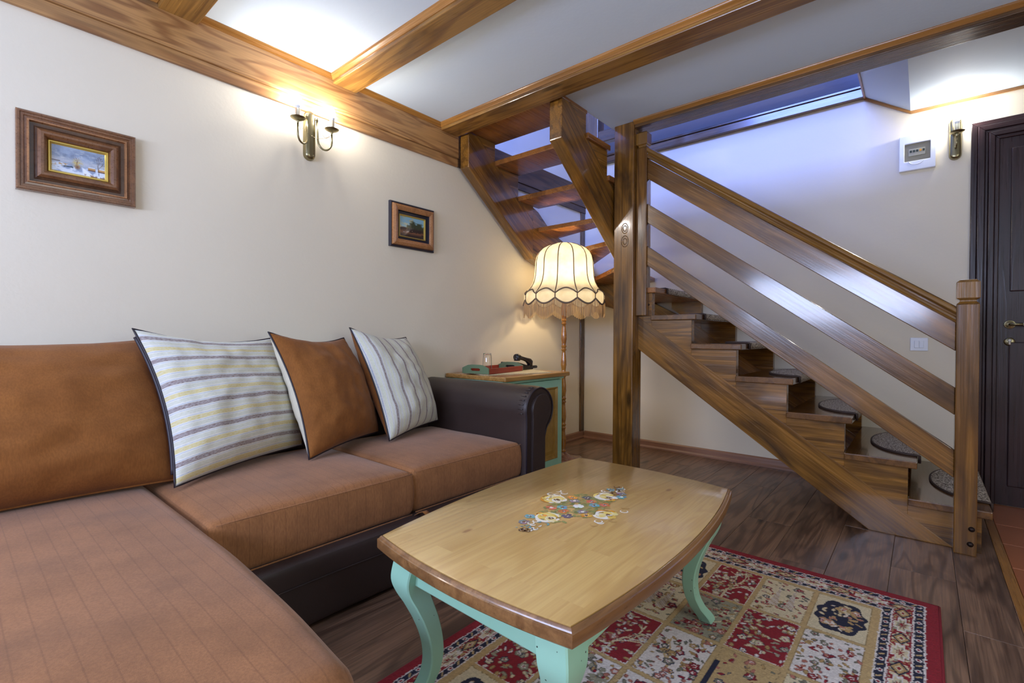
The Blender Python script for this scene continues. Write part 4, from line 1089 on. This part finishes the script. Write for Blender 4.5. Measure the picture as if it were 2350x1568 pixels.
def lowline(a): return 1.248+.038*(1-abs(sin((a-A0)*NP/2)))**1.0*1.0
def archtop(a): return 1.325+.042*abs(sin((a-A0)*NP/2))
def archlow(a): return 1.292-.042*abs(sin((a-A0)*NP/2))
seg = 144; V = []; F = []; zs_ = [1.745, 1.744, 1.742, 1.737, 1.73, 1.722, 1.71, 1.70, 1.685, 1.672, 1.655, 1.64, 1.62, 1.60, 1.57, 1.54, 1.51, 1.48, 1.455, 1.43, 1.41, 1.39, 1.375, 1.36, 1.345, 1.33, 1.31, 1.29, 0]
for zz in zs_:
    for k in range(seg):
        a = 2*pi*k/seg; z1 = zz if zz else archlow(a)
        sc = 1-.022*(1-abs(sin((a-A0)*NP/2)))**1.5*(1 if z1 < 1.74 else 0)
        z1 = max(z1, archlow(a))
        r_ = shade_r(z1)*sc; V.append((r_*cos(a), r_*sin(a), z1))
for i in range(len(zs_)-1):
    for k in range(seg): F.append((i*seg+k, i*seg+(k+1) % seg, (i+1)*seg+(k+1) % seg, (i+1)*seg+k))
m = NT('parchment_shade'); pn = m.noise(m.coord((1, 1, 1)), 14, 5)
pc = m.mix(m.rng(pn, .35, .65), sr(190, 188, 176), sr(176, 170, 152))
df = m.n('ShaderNodeBsdfDiffuse', {'Color': pc}); tl = m.n('ShaderNodeBsdfTranslucent', {'Color': pc})
mx = m.n('ShaderNodeMixShader', {0: .55, 1: df.outputs[0], 2: tl.outputs[0]}); m.t.links.new(mx.outputs[0], m.out.inputs['Surface'])
link('lamp_shade', mesh_from('lamp_shade', V, F, True), m.m, lp, Matrix.Translation((LX, LY, 0)))
M_CORD = plain('grey_brown_braid', sr(112, 94, 78), .8)
Ml_ = Matrix.Translation((LX, LY, 0))
for k in range(NP):
    a = A0+2*pi*k/NP
    link('seam_braid', tube_mesh([((shade_r(z_)*.979+.002)*cos(a), (shade_r(z_)*.979+.002)*sin(a), z_) for z_ in [1.742, 1.73, 1.72, 1.70, 1.68, 1.66, 1.63, 1.60, 1.56, 1.52, 1.48, 1.45, 1.42, 1.40, 1.38, 1.36, 1.34, 1.32, 1.30, 1.292]], .0042, 6), M_CORD, lp, Ml_)
for nm, fn in (('upper_scallop_braid', archtop), ('lower_scallop_braid', archlow)):
    pts = []
    for k in range(144):
        a = 2*pi*k/144; z_ = fn(a); sc = 1-.022*(1-abs(sin((a-A0)*NP/2)))**1.5; r_ = shade_r(z_)*sc+.003; pts.append((r_*cos(a), r_*sin(a), z_))
    link(nm, tube_mesh(pts, .0065 if fn is archlow else .005, 6, True), M_CORD, lp, Ml_)
V = []; F = []; rg_ = random.Random(3)
for k in range(620):
    a = 2*pi*k/620+rg_.uniform(-.002, .002); r_ = .321+rg_.uniform(-.004, .004); zt_ = archlow(a); zb_ = zt_-.095-rg_.uniform(0, .008); w_ = .0013
    t_ = Vector((-sin(a), cos(a), 0)); c_ = Vector((r_*cos(a), r_*sin(a), 0)); n_ = Vector((cos(a), sin(a), 0)); b = len(V); sw = rg_.uniform(-.003, .003)
    for z_, s_ in ((zt_, 0), (zb_, sw)):
        for q_ in (t_*w_, n_*w_, -t_*w_, -n_*w_): V.append(c_+q_+t_*s_+Vector((0, 0, z_)))
    F += [(b, b+1, b+5, b+4), (b+1, b+2, b+6, b+5), (b+2, b+3, b+7, b+6), (b+3, b, b+4, b+7), (b+4, b+5, b+6, b+7)]
m = NT('silk_fringe'); fc = sr(190, 168, 138)
df = m.n('ShaderNodeBsdfDiffuse', {'Color': fc}); tl = m.n('ShaderNodeBsdfTranslucent', {'Color': fc}); mx = m.n('ShaderNodeMixShader', {0: .4, 1: df.outputs[0], 2: tl.outputs[0]}); m.t.links.new(mx.outputs[0], m.out.inputs['Surface'])
link('fringe', mesh_from('fringe', V, F), m.m, lp, Ml_, kind='stuff')
lathe('bulb_holder', [(.018, 1.32), (.020, 1.40), (.016, 1.42), (.001, 1.42)], (LX, LY, 0), M_BRASS, lp, 20)
lathe('lamp_bulb', [(.012, 1.42), (.016, 1.44), (.030, 1.475), (.034, 1.50), (.030, 1.525), (.016, 1.542), (.001, 1.546)], (LX, LY, 0), M_LBULB, lp, 24)
for k in range(3):
    a = A0+2*pi*k/3
    link('shade_spoke', tube_mesh([(.018*cos(a), .018*sin(a), 1.35), (.30*cos(a), .30*sin(a), 1.35)], .002, 5), M_IRON, lp, Ml_)

# ------------------------------------------------------------------ rug
def rug():
    x0, x1, y0, y1 = -1.175, .055, .02, 2.378
    c = .003; nx = int((x1-x0)/c); ny = int((y1-y0)/c)
    xs_ = np.linspace(x0, x1, nx+1); ys_ = np.linspace(y0, y1, ny+1); X, Y = np.meshgrid(xs_, ys_)
    CR, RD, NV, TN, SG, PK, OC, IV = [np.array(c_, float) for c_ in ((208, 192, 158), (138, 26, 38), (32, 34, 56), (186, 156, 108), (152, 146, 124), (178, 112, 96), (176, 142, 92), (218, 208, 202))]
    img = np.ones(X.shape+(3,))*RD
    rg = np.random.RandomState(4)
    # distance to the outer edge, normalised through the border
    L, Rr, T, B = .135, .172, .172, .172
    dx = np.minimum((X-x0)/L, (x1-X)/Rr); dy = np.minimum((Y-y0)/B, (y1-Y)/T); d = np.minimum(dx, dy)
    along = np.where(dx < dy, Y, X)*1.0
    jag = (vnoise(X, Y, 160, 8, 2)-.5)*.05
    def band(a, b): return (d+jag >= a) & (d+jag < b)
    img[band(.22, .25)] = IV; img[band(.25, .39)] = NV; img[band(.39, .42)] = IV; img[band(.42, .74)] = RD; img[band(.74, .77)] = IV; img[band(.77, .90)] = NV; img[band(.90, .93)] = IV; img[band(.93, 9)] = TN
    for a, b in ((.25, .39), (.77, .90)):     # little rosettes and ticks in the navy guards
        t = (along/.032) % 1-.5; u = (d-(a+b)/2)/(b-a)
        m_ = np.hypot(t, u*.9); on = band(a, b)
        img[on & (m_ < .30) & ((np.floor(along/.032)) % 2 == 0)] = IV; img[on & (m_ < .16) & ((np.floor(along/.032)) % 2 == 0)] = RD
        s_ = np.abs(((along/.032+u*.5) % 1)-.5); img[on & (s_ < .12) & (np.abs(u) < .32) & ((np.floor(along/.032)) % 2 == 1)] = TN
    on = band(.44, .72); u = (d-.58)/.28        # figured red band: cream stars, navy diamonds, small leaves
    t = (along/.19) % 1; ph1 = np.abs(t-.25)*.19/.05; ph2 = np.abs(t-.75)*.19/.04
    n1 = vnoise(X, Y, 75, 21, 2); n2 = vnoise(X, Y, 55, 22, 2)
    img[on & (n1 > .60)] = CR; img[on & (n2 > .66)] = SG; img[on & (n1 < .30)] = OC
    st_ = np.abs(ph1)+np.abs(u)*1.9+.25*np.cos(np.arctan2(u*2, ph1)*8)
    img[on & (st_ < 1.25)] = IV; img[on & (st_ < .95)] = CR; img[on & (st_ < .7) & (n1 > .5)] = SG; img[on & (st_ < .35)] = RD
    di = ph2+np.abs(u)*2
    img[on & (di < 1.05)] = NV; img[on & (di < .8)] = OC; img[on & (di < .45)] = CR; img[on & (di < .25)] = RD
    # garden panels
    pw, phh = .182, .292; xr, yr = -.122, 2.203
    kinds = [['navy', 'beige', 'red', 'navy', 'sage'], ['cream', 'redf', 'sage', 'beige', 'red'], ['beige', 'arch', 'treec', 'treer', 'cream'], ['redf', 'sage', 'cream', 'lilac', 'redf'],
             ['navy', 'treec', 'red', 'beige', 'navy'], ['cream', 'redf', 'sage', 'treec', 'cream'], ['beige', 'navy', 'redf', 'sage', 'red']]
    for r_ in range(7):
        for q in range(5):
            xa, xb = xr-(q+1)*pw, xr-q*pw; ya, yb = yr-(r_+1)*phh, yr-r_*phh
            i0, i1 = np.searchsorted(xs_, [xa, xb]); j0, j1 = np.searchsorted(ys_, [ya, yb])
            if j1-j0 < 5: continue
            x, y = X[j0:j1, i0:i1]-xa, Y[j0:j1, i0:i1]-ya; s = img[j0:j1, i0:i1]
            k = kinds[r_][q]; jg = (vnoise(x, y, 200, 3+r_*5+q, 2)-.5)*.005
            e = np.minimum(np.minimum(x, pw-x), np.minimum(y, phh-y))+jg
            bg = {'navy': CR, 'beige': CR, 'red': RD, 'redf': RD, 'cream': IV, 'sage': SG, 'arch': TN, 'treec': IV, 'treer': RD, 'lilac': IV}[k]
            inn = e > .0085; s[inn] = bg; s[(e > .0075) & (e <= .0098)] = IV if k in ('red', 'redf', 'treer') else TN*.8
            seed = 100+r_*7+q; rr = random.Random(seed)
            v1 = vnoise(x, y, 52, seed, 2); v2 = vnoise(x+3, y, 60, seed+1, 2)
            if k == 'navy':
                rad_ = np.hypot((x-pw/2)/.074, (y-phh/2)/.118)+.07*np.cos(np.arctan2(y-phh/2, x-pw/2)*8)
                s[inn & (rad_ < 1.0)] = NV; med = inn & (rad_ < .93)
            else: med = inn
            if k.startswith('tree') or k in ('sage', 'red'):
                tc = {'treec': TN, 'treer': CR, 'sage': CR, 'red': CR}[k]
                def br(xx, yy, a, l, w, dep):
                    x2, y2 = xx+cos(a)*l, yy+sin(a)*l
                    s[med & (segd(x, y, (xx, yy), (x2, y2)) < w)] = tc
                    if dep:
                        for _ in range(2): br(x2, y2, a+rr.uniform(-.9, .9), l*rr.uniform(.65, .9), w*.8, dep-1)
                br(pw/2, .015, pi/2, .07, .0045, 4)
            npt = {'navy': 85, 'beige': 70, 'arch': 50}.get(k, 95)
            for _ in range(npt):      # scattered leaves, buds and blossoms with dark outlines
                cx_, cy_ = rr.uniform(.014, pw-.014), rr.uniform(.014, phh-.014); a = rr.uniform(0, 3.14); l, w = rr.uniform(.005, .011), rr.uniform(.0028, .0055)
                big = rr.random() < .16
                if big: l = w = rr.uniform(.008, .014 if k != 'navy' else .018)
                xx, yy = (x-cx_)*cos(a)+(y-cy_)*sin(a), -(x-cx_)*sin(a)+(y-cy_)*cos(a)
                rr2 = np.hypot(xx/l, yy/w)+(.16*np.cos(np.arctan2(yy, xx)*5) if big else 0)
                if k == 'navy' and np.hypot((cx_-pw/2)/.074, (cy_-phh/2)/.118) > .85: continue
                c1 = {'red': [CR, IV, SG, OC], 'redf': [CR, IV, SG, OC], 'treer': [CR, IV, PK, OC], 'navy': [CR, PK, OC, IV]}.get(k, [SG*.8, RD, PK, OC, SG*.7])[rr.randint(0, 3)]
                out_ = NV*1.3 if rr.random() < .35 else c1*.72
                s[med & (rr2 < 1.28)] = out_ if k != 'navy' else TN; s[med & (rr2 < 1.0)] = c1
                if big: s[med & (rr2 < .5)] = IV if c1 is not IV else CR; s[med & (rr2 < .25)] = RD
            if k == 'arch':
                for xc in (.016, pw-.016): s[(np.abs(x-xc) < .007) & (y < phh*.72) & (y > .01)] = NV
            if k == 'beige':
                for xc in (pw*.38, pw*.66):
                    b_ = (np.abs(x-xc) < .016*(1-(y-.08)/.17)) & (y > .08) & (y < .25); s[b_] = np.where(((x+y)*140 % 1)[b_][:, None] < .5, IV, OC*.9)
            if k == 'lilac': s[inn & (v1 > .62)] = SG
    img *= (1+(vnoise(X, Y, 300, 77, 2)-.5)[..., None]*.22)
    Z = .0105+(vnoise(X, Y, 280, 5, 1)-.5)*.0022
    edge = np.minimum(np.minimum(X-x0, x1-X), np.minimum(Y-y0, y1-Y)); Z = np.where(edge < .002, .001, Z)
    ox, oy = (x0+x1)/2, (y0+y1)/2
    co = np.stack([X-ox, Y-oy, Z], -1).reshape(-1, 3)
    idx = np.arange((nx+1)*(ny+1)).reshape(ny+1, nx+1)
    f = np.stack([idx[:-1, :-1], idx[:-1, 1:], idx[1:, 1:], idx[1:, :-1]], -1).reshape(-1, 4)
    me = bpy.data.meshes.new('patterned_rug'); me.vertices.add(len(co)); me.vertices.foreach_set('co', co.astype(np.float32).ravel())
    me.loops.add(f.size); me.loops.foreach_set('vertex_index', f.astype(np.int32).ravel())
    me.polygons.add(len(f)); me.polygons.foreach_set('loop_start', (np.arange(len(f))*4).astype(np.int32))
    me.update(calc_edges=True); me.polygons.foreach_set('use_smooth', [True]*len(f))
    set_cols(me, img.reshape(-1, 3))
    t = thing('patterned_rug', 'red, navy and cream patterned rug with square garden panels under the table', 'rug', (ox, oy, 0))
    link('pile', me, vcol('wool_pile', .95, 0, .5, 0), t, Matrix.Translation((ox, oy, 0)))
    w, h = (x1-x0)/2, (y1-y0)/2
    link('bound_edge', tube_mesh([(a*w, b*h, .006) for a, b in [(1, -1+.1*i) for i in range(21)]+[(1-.1*i, 1) for i in range(21)]+[(-1, 1-.1*i) for i in range(21)]+[(-1+.1*i, -1) for i in range(21)]], .0055, 6, True), plain('crimson_binding', sr(128, 22, 36), .8), t, Matrix.Translation((ox, oy, 0)))
rug()
